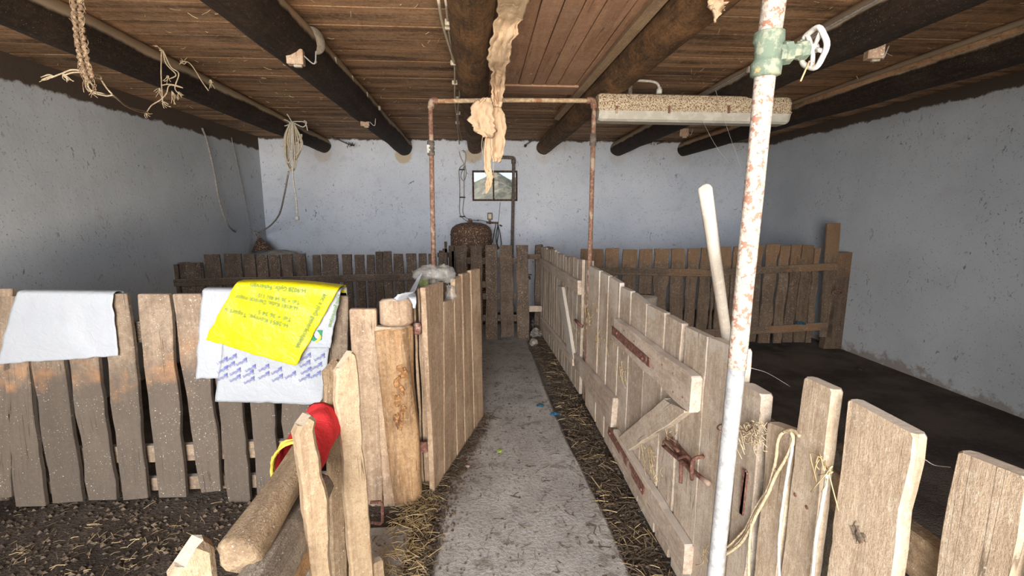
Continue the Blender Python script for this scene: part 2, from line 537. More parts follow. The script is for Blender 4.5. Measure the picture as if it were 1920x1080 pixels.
def wall_mat(name, side):
    m = NT(name, .95, .1)
    p = m.coord('World')
    sep = m.n('ShaderNodeSeparateXYZ')
    m.l(p, sep.inputs[0])
    big = m.noise(p, .9, 4, .6)
    mid = m.noise(p, 7, 5, .6)
    col = m.mix(m.ramp(big, .3, .7), *({'back': ((.60, .64, .72), (.70, .735, .80))}.get(side, ((.43, .46, .49), (.53, .555, .585)))))  # back wall paler and bluer: direct door light and skylight put into its colour
    col = m.mix(m.math('MULTIPLY', m.ramp(mid, .5, .75), .35), col, (.42, .42, .43))
    # little dark nicks and smears
    mk = m.noise(m.coord('World', (1, 1, .6)), 19, 3, .65, 1.6)
    gate = m.ramp(m.noise(p, 2.2, 3), .42, .62)
    col = m.mix(m.math('MULTIPLY', m.math('MULTIPLY', m.ramp(mk, .63, .665), gate), .8), col, (.15, .135, .125))
    mk2 = m.noise(p, 70, 2, .5)
    col = m.mix(m.math('MULTIPLY', m.ramp(mk2, .665, .70), .6), col, (.16, .14, .13))
    rag = m.math('MULTIPLY', m.math('SUBTRACT', m.noise(p, 6, 6, .7), .5), .12)
    zz = m.math('ADD', sep.outputs[2], rag)
    top = {'left': 2.345, 'right': 2.41, 'back': 2.492, 'front': 2.45}[side]
    col = m.mix(m.math('MULTIPLY', m.ramp(zz, top - .012, top + .012), .97), col, (.075, .052, .036))
    # worn, peeling, damp foot of the wall
    low = m.math('SUBTRACT', 1.0, m.ramp(m.math('ADD', sep.outputs[2], m.math('MULTIPLY', m.math('SUBTRACT', m.noise(p, 8, 5, .7), .5), .5)), .02, .1))
    col = m.mix(m.math('MULTIPLY', low, .75), col, (.26, .21, .17))
    if side == 'back':
        for bx in BEAM_X:
            dx = m.math('MULTIPLY', m.math('SUBTRACT', sep.outputs[0], bx - (.02 if bx < 0 else 0)), 1.0)
            dz = m.math('MULTIPLY', m.math('SUBTRACT', sep.outputs[2], 2.30), 1.0)
            d = m.math('SQRT', m.math('ADD', m.math('MULTIPLY', dx, dx), m.math('MULTIPLY', dz, dz)))
            d = m.math('ADD', d, m.math('MULTIPLY', m.math('SUBTRACT', mid, .5), .12))
            amt = {-1.09: .8, -.10: .7, -2.20: .35}.get(bx, .2)
            col = m.mix(m.math('MULTIPLY', m.math('SUBTRACT', 1.0, m.ramp(d, .10, .14)), amt), col, (.50, .38, .22))
        # cobweb soot round the tank
    h = m.math('ADD', m.math('MULTIPLY', mid, .6), m.math('MULTIPLY', m.noise(p, 40, 4, .6), .25))
    return m.out(col, h, .22, .02)

def floor_mat():
    m = NT('dung_floor', .75, .3)
    p = m.coord('World')
    n1 = m.noise(p, 2.2, 5, .6)
    n2 = m.noise(p, 28, 5, .7)
    sep = m.n('ShaderNodeSeparateXYZ')
    m.l(p, sep.inputs[0])
    col = m.mix(m.ramp(n1, .35, .65), (.045, .031, .023), (.12, .09, .07))
    col = m.mix(m.math('MULTIPLY', m.ramp(n2, .5, .7), .5), col, (.13, .10, .075))
    fade = m.math('SUBTRACT', 1.0, m.ramp(sep.outputs[0], -1.1, -.5))
    mask = m.math('MULTIPLY', m.math('SUBTRACT', 1.0, m.ramp(m.math('ABSOLUTE', m.math('SUBTRACT', sep.outputs[0], .1)), .7, .95)), .55)
    col = m.mix(m.math('MULTIPLY', mask, m.ramp(n1, .3, .6)), col, (.20, .175, .15))
    far = m.math('MULTIPLY', m.ramp(sep.outputs[1], 3.6, 5.0), m.ramp(n1, .35, .6))
    col = m.mix(m.math('MULTIPLY', far, .7), col, (.17, .135, .105))
    return m.out(col, m.math('ADD', n2, m.noise(p, 90, 3)), .9, .03)

def concrete():
    m = NT('corridor_concrete', .9, .2)
    p = m.coord('World')
    n1 = m.noise(p, 3.5, 5, .6)
    n2 = m.noise(p, 60, 5, .7)
    n3 = m.noise(p, 17, 3, .6, 1.0)
    n4 = m.noise(p, 9, 5, .7)
    col = m.mix(m.ramp(n1, .35, .65), (.36, .34, .32), (.48, .46, .435))
    col = m.mix(m.math('MULTIPLY', m.ramp(n2, .45, .65), .45), col, (.2, .175, .155))
    col = m.mix(m.math('MULTIPLY', m.ramp(n4, .53, .64), .6), col, (.15, .125, .105))
    col = m.mix(m.math('MULTIPLY', m.ramp(n3, .63, .66), .8), col, (.10, .07, .05))
    col = m.mix(m.math('MULTIPLY', m.ramp(m.noise(p, 95, 2), .71, .74), .7), col, (.55, .50, .42))
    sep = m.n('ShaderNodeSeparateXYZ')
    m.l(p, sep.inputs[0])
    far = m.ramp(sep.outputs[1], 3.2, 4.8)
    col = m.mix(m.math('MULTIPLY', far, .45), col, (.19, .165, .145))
    return m.out(col, m.math('ADD', n2, m.math('MULTIPLY', n4, .6)), .6, .015)
M_FLOOR, M_CONC = floor_mat(), concrete()

def yard_mat():
    m = NT('yard_gravel', .95, .1)
    p = m.coord('World')
    return m.out(m.mix(m.noise(p, 4, 5), (.30, .26, .2), (.42, .37, .30)), m.noise(p, 30, 3), .5, .02)

# ------------------------------------------------------------------ structure
def struct(name, data, mat, parent=None):
    o = make(name, data[0], data[1], mat, parent)
    if parent is None:
        o['kind'] = 'structure'
    return o

floor = struct('floor', slab('floor', (XL - .3, YF - .3, -.12), (XR + .3, YB + .3, 0), None), M_FLOOR)
# walkway slab, slightly proud of the gutters, a little wider towards the door
def walkway():
    ys = [-.5, .6, 1.2, 1.75, 2.3, 3.2, 4.2, 5.2, 6.0]
    L = [-.40, -.34, -.27, -.21, -.215, -.12, -.06, -.03, -.02]
    Rr = [.60, .60, .60, .595, .56, .52, .50, .49, .49]
    vs, fs = [], []
    rr = random.Random(3)
    pts = []
    for i in range(len(ys) * 4 - 3):
        t = i / 4
        k = min(int(t), len(ys) - 2)
        u = t - k
        pts.append((ys[k] * (1 - u) + ys[k + 1] * u, L[k] * (1 - u) + L[k + 1] * u + rr.uniform(-.008, .008), Rr[k] * (1 - u) + Rr[k + 1] * u + rr.uniform(-.008, .008)))
    for y, a, b in pts:
        vs += [(a - .015, y, 0), (a, y, .022), (a + .01, y, .03), (b - .01, y, .03), (b, y, .022), (b + .015, y, 0)]
    for i in range(len(pts) - 1):
        for j in range(5):
            q = i * 6 + j
            fs.append((q, q + 1, q + 7, q + 6))
    n = (len(pts) - 1) * 6
    fs += [tuple(range(0, 6)), tuple(reversed(range(n, n + 6)))]
    return vs, [tuple(reversed(f)) for f in fs]
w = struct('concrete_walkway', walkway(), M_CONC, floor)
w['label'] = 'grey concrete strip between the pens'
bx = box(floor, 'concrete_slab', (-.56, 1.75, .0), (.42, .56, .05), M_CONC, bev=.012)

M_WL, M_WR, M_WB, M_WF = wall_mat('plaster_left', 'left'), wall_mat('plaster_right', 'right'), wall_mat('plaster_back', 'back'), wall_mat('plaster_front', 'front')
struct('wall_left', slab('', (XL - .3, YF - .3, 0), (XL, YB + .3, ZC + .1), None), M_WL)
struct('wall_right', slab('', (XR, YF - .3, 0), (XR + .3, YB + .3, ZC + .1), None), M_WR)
WX0, WX1, WZ0, WZ1 = -.146, .505, 1.653, 2.082
struct('wall_back', merge([
    slab('', (XL, YB, 0), (WX0, YB + .3, ZC + .1), None), slab('', (WX1, YB, 0), (XR, YB + .3, ZC + .1), None),
    slab('', (WX0, YB, 0), (WX1, YB + .3, WZ0), None), slab('', (WX0, YB, WZ1), (WX1, YB + .3, ZC + .1), None)]), M_WB)
DX0, DX1 = -2.2, 1.25
struct('wall_front', merge([
    slab('', (XL, YF - .3, 0), (DX0, YF, ZC + .1), None), slab('', (DX1, YF - .3, 0), (XR, YF, ZC + .1), None),
    slab('', (DX0, YF - .3, 2.46), (DX1, YF, ZC + .1), None)]), M_WF)

# window: frame, mullion and two panes
win = bpy.data.objects.new('window_1', None)
COL.objects.link(win)
win.location = ((WX0 + WX1) / 2, YB, WZ0)
win['kind'] = 'structure'
fw = .026
cx, cz = (WX0 + WX1) / 2, (WZ0 + WZ1) / 2
M_WFRAME = rusty('window_frame_rust', (.05, .03, .025), (.14, .08, .05), s=40)
for n_, c_, s_ in (('window_frame', (cx, YB - .005, WZ0 + fw / 2), (WX1 - WX0, .05, fw)), ('window_frame', (cx, YB - .005, WZ1 - fw / 2), (WX1 - WX0, .05, fw)),
                   ('window_frame', (WX0 + fw / 2, YB - .005, cz), (fw, .05, WZ1 - WZ0 - 2 * fw)), ('window_frame', (WX1 - fw / 2, YB - .005, cz), (fw, .05, WZ1 - WZ0 - 2 * fw)),
                   ('mullion', (cx - .02, YB - .005, cz), (.022, .04, WZ1 - WZ0 - 2 * fw))):
    box(win, n_, c_, s_, M_WFRAME)
box(win, 'pane', ((WX0 + fw + cx - .031) / 2, YB + .004, cz), (cx - .031 - WX0 - fw, .004, WZ1 - WZ0 - 2 * fw), M_GLASS, bev=.001)
box(win, 'pane', ((WX1 - fw + cx - .009) / 2, YB + .004, cz), (WX1 - fw - cx + .009, .004, WZ1 - WZ0 - 2 * fw), M_GLASS, bev=.001)

# ceiling boards, each its own; laid across the beams with ragged joints
ceil = struct('ceiling', slab('', (XL - .3, YF - .3, ZC + .03), (XR + .3, YB + .3, ZC + .12), None), W_BEAM)
y = YF + .02
rc = random.Random(11)
while y < YB - .01:
    wd = min(rc.uniform(.19, .27), YB - y)
    xs = [XL] + sorted(rc.sample([BEAM_X[0], BEAM_X[1], BEAM_X[3], BEAM_X[4]], 2)) + [XR]
    for a, b in zip(xs, xs[1:]):
        if wd < .05: continue
        zz = ZC + rc.uniform(0, .002)
        plank4(ceil, 'board', (b, y + .002, zz), (b, y + wd - .004, zz), (a, y + .002, zz), (a, y + wd - .004, zz), (0, 0, -1), .022,
               W_CEIL, rc.randint(0, 9999), jit=.002, rings=10, ch=.001, topr=.001)
    y += wd

def log(parent, name, p0, p1, r0, r1, mat, sides=18, n=22, wob=.10, bend=.0, seed=0, ends=True):
    """an unsquared pole: local z along it, gently bent, lumpy, rounded-off ends"""
    p0, p1 = V(p0), V(p1)
    z = (p1 - p0).normalized()
    x = z.orthogonal().normalized()
    y = z.cross(x)
    L = (p1 - p0).length
    vs, fs = [], []
    ts = [0, .0] + [i / n for i in range(1, n)] + [1, 1]
    for i, t in enumerate(ts):
        r = r0 + (r1 - r0) * t
        if ends and i in (0, len(ts) - 1): r *= .78
        zz = t * L
        if ends and i == 1: zz = r0 * .16
        if ends and i == len(ts) - 2: zz = L - r1 * .16
        bx_ = math.sin(t * math.pi) * bend + mnoise.noise(V((seed, t * L * .9, 3))) * bend * .6
        for j in range(sides):
            an = 2 * math.pi * j / sides
            q = r * (1 + wob * mnoise.noise(V((math.cos(an) * 1.2 + seed * 3.7, math.sin(an) * 1.2, zz * 2.2))) * 1.6)
            vs.append((math.cos(an) * q + bx_, math.sin(an) * q, zz + (R.uniform(-.004, .004) if i in (0, len(ts) - 1) else 0)))
    m = len(ts)
    for i in range(m - 1):
        for j in range(sides):
            k = (j + 1) % sides
            fs.append((i * sides + j, i * sides + k, (i + 1) * sides + k, (i + 1) * sides + j))
    fs.append(tuple(reversed(range(sides))))
    fs.append(tuple(range((m - 1) * sides, m * sides)))
    return make(name, vs, fs, mat, parent, smooth=True, M=frame(p0, x, y, z))

# ------------------------------------------------------------------ ceiling: lengthwise boards between the two middle beams, cross board
patch = thing('ceiling_patch', 'reddish lengthwise boards nailed under the ceiling between the two middle beams', 'boarding', (.45, 3.9, 2.49))
xs = [.03, .155, .29, .40, .50, .60, .745, .87]
for i in range(len(xs) - 1):
    z_ = 2.488 + R.uniform(-.003, .003)
    plank4(patch, 'board', (xs[i] + .003, 3.84, z_), (xs[i + 1] - .003, 3.84, z_), (xs[i] + .003, YF + .05, z_), (xs[i + 1] - .003, YF + .05, z_), (0, 0, -1), .02, W_CEIL2, jit=.002, rings=8)
bar(patch, 'cross_board', (.06, 3.98, 2.48), (.86, 3.98, 2.475), .24, .022, (0, 0, -1), W_CEIL2, jit=.002)

# the six round beams
BL_ = ['leftmost round ceiling beam, black underside and dusty top, near the left wall',
       'second round ceiling beam from the left, with cable clips and a round junction box',
       'scorched brown middle beam with two cables stapled beside it',
       'brown beam with a split along it, right of the torn hanging fabric',
       'second round beam from the right wall, with a round dusty junction box',
       'rightmost round beam, black below, with a thin batten along its dusty top']
beams = []
for i, bx_ in enumerate(BEAM_X):
    r = [.105, .118, .106, .105, .112, .108][i]
    if i == 1:
        bxn = -.975
    else:
        bxn = bx_ + [.17, .06, .08, .11, -.10, -.05][i]
    b = thing('ceiling_beam', BL_[i], 'beam', (bx_, YB, 2.41), 'round ceiling beams')
    beams.append(b)
    log(b, 'pole', (bxn, YF, ZC - r - .005), (bx_, YB + .03, ZC - r * .95 - .01), r * 1.12, r * .95, W_BEAM2 if i in (2, 3) else W_BEAM, sides=22, n=40, wob=.06, bend=.012, seed=i * 5.3)
# battens beside beams
bar(beams[3], 'batten', (.84, YF, 2.43), (.775, 5.0, 2.44), .055, .06, (-.3, 0, -1), wood('wood_batten', (.33, .22, .13), (.2, .13, .08), (.45, .33, .2), speck=.66), jit=.002)
bar(beams[5], 'batten', (2.80, .6, 2.44), (2.83, 6.6, 2.44), .035, .03, (-1, 0, -.3), W_CEIL, jit=.002)

# things on the beams ------------------------------------------------
def clip(parent, p, s=.034):
    box(parent, 'cable_clip', p, (s, s * .9, s * 1.1), M_BOX, bev=.003)

def cable_thing(label, pts, rad, mat, group=None, clips=(), cname='cable', name='electric_cable'):
    t = thing(name, label, 'cable', pts[0], group)
    tube(t, cname, pts, rad, mat, sides=7, n=6)
    for c in clips: clip(t, c)
    return t

# second beam: cable with clips on its right flank
def flank(y, z=2.41, side=1, i=1, r=.118):
    x = BEAM_X[i] + ([.17, .10, .06, .07, -.10, -.05][i]) * (YB - y) / (YB - YF)
    dz = z - 2.41
    return V((x + side * math.sqrt(max(r * r - dz * dz, 0)), y, z))
pts = [flank(y, 2.43 + .008 * math.sin(y * 5)) for y in (1.8, 2.2, 2.55, 2.9, 3.2, 3.6, 4.0, 4.5, 5.2, 6.0, 6.7)]
cable_thing('thin cable clipped along the right flank of the second beam from the left', pts, .006, M_CABLEG, clips=[flank(y, 2.43) + V((.008, 0, 0)) for y in (2.25, 3.15, 3.55, 4.0, 4.5)])
# mirrored on the fifth
pts = [flank(y, 2.44, -1, 4) for y in (1.7, 2.05, 2.4, 2.9, 3.6, 4.3, 4.9)]
cable_thing('thin dusty cable along the left flank of the second beam from the right wall', pts, .007, M_CABLEG, clips=[flank(y, 2.44, -1, 4) for y in (2.0, 3.2)])

def junction(label, c, axis, blk, blkdir):
    t = thing('junction_box', label, 'junction box', c)
    lathe(t, 'box_body', [(.055, 0), (.066, .004), (.07, .014), (.07, .035), (.063, .043), (.012, .048)], V(c), axis, M_BOX, sides=24)
    lathe(t, 'bulb_socket', [(.018, 0), (.022, .006), (.022, .03), (.019, .034), (.019, .05), (.013, .055)], V(c) + V((.0, .03, -.05)), (0, -.1, -1), M_CABLE, sides=16)
    tube(t, 'wire', [V(c) + V((0, .03, -.04)), V(c) + V((-.03 * blkdir, .0, -.10)), V(blk)], .004, M_CABLE, n=5)
    return t
c1 = atZ(582, 78, 2.425)
junction('round dusty junction box with a bulb socket on the second beam from the left', c1, (.85, -.5, 0), (-.97, 2.66, 2.31), 1)
c5 = atZ(1593, 66, 2.43)
junction('round dusty junction box with a bulb socket on the second beam from the right', c5, (-.75, -.6, 0), (1.90, 2.4, 2.31), -1)

def block(label, c, s=.06, ang=.1):
    t = thing('wooden_block', label, 'block', c)
    rot = Matrix.Rotation(ang, 3, 'Z')
    box(t, 'block', c, (s, s * .6, s * .9), W_BLOCK, rot=rot, bev=.003)
    box(t, 'nail', V(c) + V((.01, 0, -s * .5)), (s * .5, s * .25, s * .16), M_BOX, rot=rot, bev=.002)
    tube(t, 'wire', [V(c) + V((s * .5, .0, .01)), V(c) + V((s * 1.0, .03, -.02)), V(c) + V((s * 1.2, .02, .04))], .0035, M_CABLEG, n=5)
block('pale wooden block under the second beam from the left, beside its junction box', V((-.955, 2.62, 2.285)), .082)
block('small wooden block under the far part of the second beam from the left', V((-1.04, 4.4, 2.285)), .075)
block('pale wooden block hanging under the second beam from the right, near its round box', V((1.96, 2.36, 2.285)), .075, -.2)
block('small brown wooden block between the two rightmost beams, below the lamp', V((2.03, 4.75, 2.285)), .085, -.2)
# rods with a dirt clot hanging at wall top
def rod(label, a, b, clot, r=.05):
    t = thing('iron_hook', label, 'hook', a)
    tube(t, 'rod', [V(a), (V(a) + V(b)) / 2 + V((0, 0, -.005)), V(b)], .008, M_PIPED, n=3)
    vs, fs = [], []
    rr = random.Random(len(label))
    for k in range(26):
        c = V(clot) + V((rr.gauss(0, r * .5), rr.gauss(0, r * .4), rr.gauss(0, r * .4)))
        d = V((rr.uniform(-1, 1), rr.uniform(-1, 1), rr.uniform(-1, .4))).normalized() * r * rr.uniform(.4, 1.1)
        e = d.orthogonal().normalized() * .006
        f = d.cross(e).normalized() * .006
        n = len(vs)
        vs += [c + e, c - e + f, c - e - f, c + d]
        fs += [(n, n + 1, n + 2), (n, n + 3, n + 1), (n + 1, n + 3, n + 2), (n + 2, n + 3, n)]
    make('dirt_clot', vs, fs, M_DIRT, t)
rod('thin iron rod with a dirty cobweb clot, right of the leftmost beam end', atY(622, 255, 6.75), atY(655, 271, 6.6), atY(657, 271, 6.6), .04)
rod('bent iron hook poking out left of the brown beam end', atY(985, 272, 6.7), atY(1003, 259, 6.75), atY(985, 273, 6.7), .02)
rod('thin iron rod with a dark cobweb clot between the two right beam ends', atY(1232, 270, 6.6), atY(1290, 250, 6.75), atY(1222, 264, 6.6), .07)
rod('dark cobweb clot at the wall beside the second beam end from the left', atY(755, 262, 6.75), atY(770, 262, 6.7), atY(768, 264, 6.72), .05)

# cables along the middle beam, down to the back wall and the tank
mb = thing('stapled_cables', 'two beige cables stapled beside the middle beam and down the back wall', 'cable', (-.3, 3, 2.45))
ca = [atZ(822, 0, 2.42), atZ(830, 45, 2.42), atZ(845, 95, 2.42), atZ(852, 118, 2.42), atZ(853, 150, 2.42), atZ(853, 190, 2.42), atZ(856, 215, 2.42), atZ(858, 240, 2.42), atY(861, 268, 6.8), atY(862, 290, 6.82), atY(870, 308, 6.82)]
cb = [atZ(836, 0, 2.43), atZ(842, 60, 2.43), atZ(849, 112, 2.43), atZ(860, 140, 2.42), atZ(862, 175, 2.42), atZ(859, 205, 2.42), atZ(860, 235, 2.42), atY(866, 262, 6.8), atY(873, 290, 6.82), atY(871, 312, 6.82)]
tube(mb, 'cable', ca, .007, M_CABLE, n=6)
tube(mb, 'cable', cb, .007, M_CABLE, n=6)
for q in ((841, 42), (841, 50), (850, 118), (852, 155), (857, 185), (858, 212), (857, 230)):
    box(mb, 'cable_clip', atZ(q[0] + 1, q[1], 2.425), (.042, .022, .03), M_CABLE, bev=.003)
for pp in ([(870, 308), (861, 318), (862, 345), (862, 370), (862, 400), (869, 410), (878, 416)], [(871, 310), (870, 338), (870, 370), (868, 398), (876, 410), (890, 413), (902, 413), (918, 417)],
           [(871, 310), (864, 330), (870, 339), (874, 325), (872, 311)]):
    tube(mb, 'cable', [atY(a, b, 6.835) for a, b in pp], .006, M_CABLEG, n=5)
for q in ((866, 318), (867, 370), (867, 406), (896, 413)):
    box(mb, 'cable_clip', atY(q[0], q[1], 6.835), (.085 if q[0] < 890 else .02, .02, .018), M_CABLED, bev=.003)

# switch + pressure gear on the wall behind the tank
sw = thing('pump_switch', 'small cream switch box with dangling cables on the back wall, above right of the tank', 'switch', atY(918, 407, 6.8))
box(sw, 'switch_box', atY(918.5, 405.5, 6.81), (.07, .05, .1), M_PIPED, bev=.005)
box(sw, 'cover', atY(918.5, 405.5, 6.78), (.05, .02, .075), M_CREAM, bev=.004)
tube(sw, 'pipe_stub', [atY(918, 413, 6.8), atY(919, 420, 6.8)], .016, M_TANK, straight=True)
tube(sw, 'pipe_stub', [atY(912, 417, 6.8), atY(934, 418, 6.8)], .014, M_TANK, straight=True)
for pp in ([(930, 418), (926, 440), (923, 455)], [(933, 419), (934, 440), (932, 456), (936, 466)], [(933, 419), (938, 440), (940, 460)], [(934, 418), (930, 445), (934, 468)]):
    tube(sw, 'wire', [atY(a, b, 6.8) for a, b in pp], .006, M_CABLED, n=5)
tube(sw, 'string', [atY(938, 379, 6.82), atY(936, 400, 6.82), atY(934, 420, 6.82)], .0025, M_CABLED, n=4)
box(sw, 'plug', atY(939, 423, 6.8), (.04, .02, .02), M_CABLED, rot=Matrix.Rotation(.4, 3, 'Y'), bev=.004)

# dark steel pipe in front of the window
pp = thing('steel_pipe', 'dark steel pipe bent down in front of the small window on the back wall', 'pipe', atY(962, 300, 6.72))
tube(pp, 'pipe', [atY(936, 295, 6.74), atY(955, 295.5, 6.74), atY(961, 297, 6.74), atY(963, 304, 6.74), atY(962, 380, 6.74), atY(960, 470, 6.74), V((.40, 6.74, .0))], .022, M_PIPED, n=6, sides=12)
lathe(pp, 'elbow', [(.026, -.03), (.031, -.028), (.031, .028), (.026, .03)], atY(963, 303, 6.74), (0, 0, 1), M_PIPED, sides=14)

# pressure tank
tk = thing('pressure_tank', 'rusty brown domed pressure tank behind the dark plank gate', 'tank', (-.155, 6.25, 0))
lathe(tk, 'tank_body', [(.20, 0), (.27, .04), (.275, .12), (.275, 1.20), (.272, 1.25), (.25, 1.295), (.2, 1.33), (.13, 1.352), (.05, 1.36), (.001, 1.36)], (-.155, 6.25, 0), (0, 0, 1), M_TANK, sides=36)
lathe(tk, 'fitting', [(.035, 0), (.035, .03), (.02, .035), (.02, .06)], (-.17, 6.25, 1.352), (0, 0, 1), M_TANK, sides=12)
lathe(tk, 'weld_band', [(.276, 0), (.281, .006), (.281, .014), (.276, .02)], (-.155, 6.25, 1.19), (0, 0, 1), M_TANK, sides=36)

# water tap low on the back wall between gate and right fence
tp = thing('water_tap', 'small dark tap on the back wall, seen through the gap right of the dark gate', 'tap', atY(994, 520, 6.8))
tube(tp, 'spout', [atY(992, 520, 6.84), atY(993, 519, 6.72), atY(993.5, 524, 6.7)], .014, M_PIPED, n=4)
box(tp, 'handle', atY(993, 515, 6.73), (.07, .02, .012), M_PIPED)

# ------------------------------------------------------------------ rusty water pipe arch over the corridor
YP = 3.38
ar = thing('water_pipe_arch', 'thin rusty water pipe forming an arch across the corridor', 'pipe', (-.35, YP, 0))
pL = [atY(807, 196, YP), atY(810, 340, YP), atY(813, 490, YP), V((atY(813, 490, YP).x + .0, YP, .05))]
pR = [atY(1114, 196, YP), atY(1110, 340, YP), atY(1106, 480, YP), V((atY(1106, 490, YP).x, YP, .05))]
tube(ar, 'upright', pL, .0165, M_RUST, n=4, sides=12, wob=.08)
tube(ar, 'upright', pR, .0165, M_RUST, n=4, sides=12, wob=.08)
tube(ar, 'crossbar', [atY(808, 190, YP), atY(960, 188, YP), atY(1114, 189, YP)], .0155, rusty('dusty_pipe', (.36, .25, .15), (.50, .37, .24), (.3, .15, .08), s=50), n=6, sides=12)
for q in ((807.5, 192), (1114, 191)):
    tube(ar, 'elbow', [atY(q[0] + (14 if q[0] < 900 else -14), q[1] - 2.5, YP), atY(q[0] + (3 if q[0] < 900 else -3), q[1] - 2, YP), atY(q[0], q[1] + 12, YP)], .023, M_RUST, n=4, sides=12)
lathe(ar, 'stop_valve', [(.018, -.05), (.026, -.045), (.026, -.02), (.02, -.015), (.028, 0), (.02, .015), (.026, .02), (.026, .045), (.018, .05)], atY(808, 278, YP), (0, 0, 1), M_PIPED, sides=14)
box(ar, 'valve_tag', atY(803.5, 279, YP - .02), (.022, .006, .055), M_CABLEW)
lathe(ar, 'pipe_joint', [(.018, -.04), (.024, -.038), (.024, .038), (.018, .04)], atY(1112, 262, YP), (0, 0, 1), M_PIPED, sides=14)

# ------------------------------------------------------------------ fluorescent lamp
def lampfix():
    YLp = 3.42
    a, b = atY(1118, 205, YLp), atY(1472, 212, YLp)
    t = thing('fluorescent_lamp', 'long rust-speckled fluorescent lamp housing hung below the beams on the right', 'lamp', (a + b) / 2)
    d = (b - a).normalized()
    up = V((0, 0, 1))
    up = (up - d * up.dot(d)).normalized()
    nn = d.cross(up)
    L = (b - a).length
    def ex(name, prof, mat, x0, x1, taper=0):
        vs, fs = [], []
        xs_ = [x0, x0 + .02, x1 - .02, x1]
        for i, x in enumerate(xs_):
            k = .9 if i in (0, 3) else 1
            for (u, v) in prof:
                vs.append(a + d * x + nn * u * k + up * (v * k))
        m = len(prof)
        for i in range(3):
            for j in range(m):
                q = (j + 1) % m
                fs.append((i * m + j, i * m + q, (i + 1) * m + q, (i + 1) * m + j))
        fs.append(tuple(reversed(range(m))))
        fs.append(tuple(range(3 * m, 4 * m)))
        return make(name, vs, fs, mat, t)
    # local: u = depth, v = height
    up_prof = [(-.075, -.015), (-.075, .06), (-.06, .092), (-.03, .104), (.03, .104), (.06, .092), (.075, .06), (.075, -.015)]
    ex('housing', up_prof, M_LAMP, 0, L)
    lo_prof = [(-.085, -.024), (-.085, -.014), (.085, -.014), (.085, -.024), (.07, -.075), (.05, -.088), (-.05, -.088), (-.07, -.075)]
    ex('reflector', lo_prof, M_LAMPW, .004, L - .004)
    ex('rim', [(-.089, -.022), (-.089, -.010), (.089, -.010), (.089, -.022)], M_LAMP, .0, L)
    c = atY(1236, 172, YLp)
    lathe(t, 'cable_gland', [(.017, -.015), (.02, -.012), (.02, .015), (.014, .022), (.014, .03)], c, (0, 0, 1), M_CABLEW, sides=14)
    tube(t, 'cable', [c + V((0, 0, .02)), c + V((-.012, 0, .05)), c + V((-.05, .01, .07)), c + V((-.13, .02, .078)), c + V((-.2, .04, .085))], .009, M_CABLEW, n=6)
    for px in (1150, 1246, 1355):
        q = atY(px, 207, YLp)
        box(t, 'latch', q + V((0, -.088, -.012)), (.016, .01, .05), M_RUSTD, bev=.002)
    for px in (1180, 1410):
        q = atY(px, 175, YLp)
        box(t, 'hanger', V((q.x, YLp, 2.40)), (.03, .05, .2), M_PIPED, bev=.004)
lampfix()

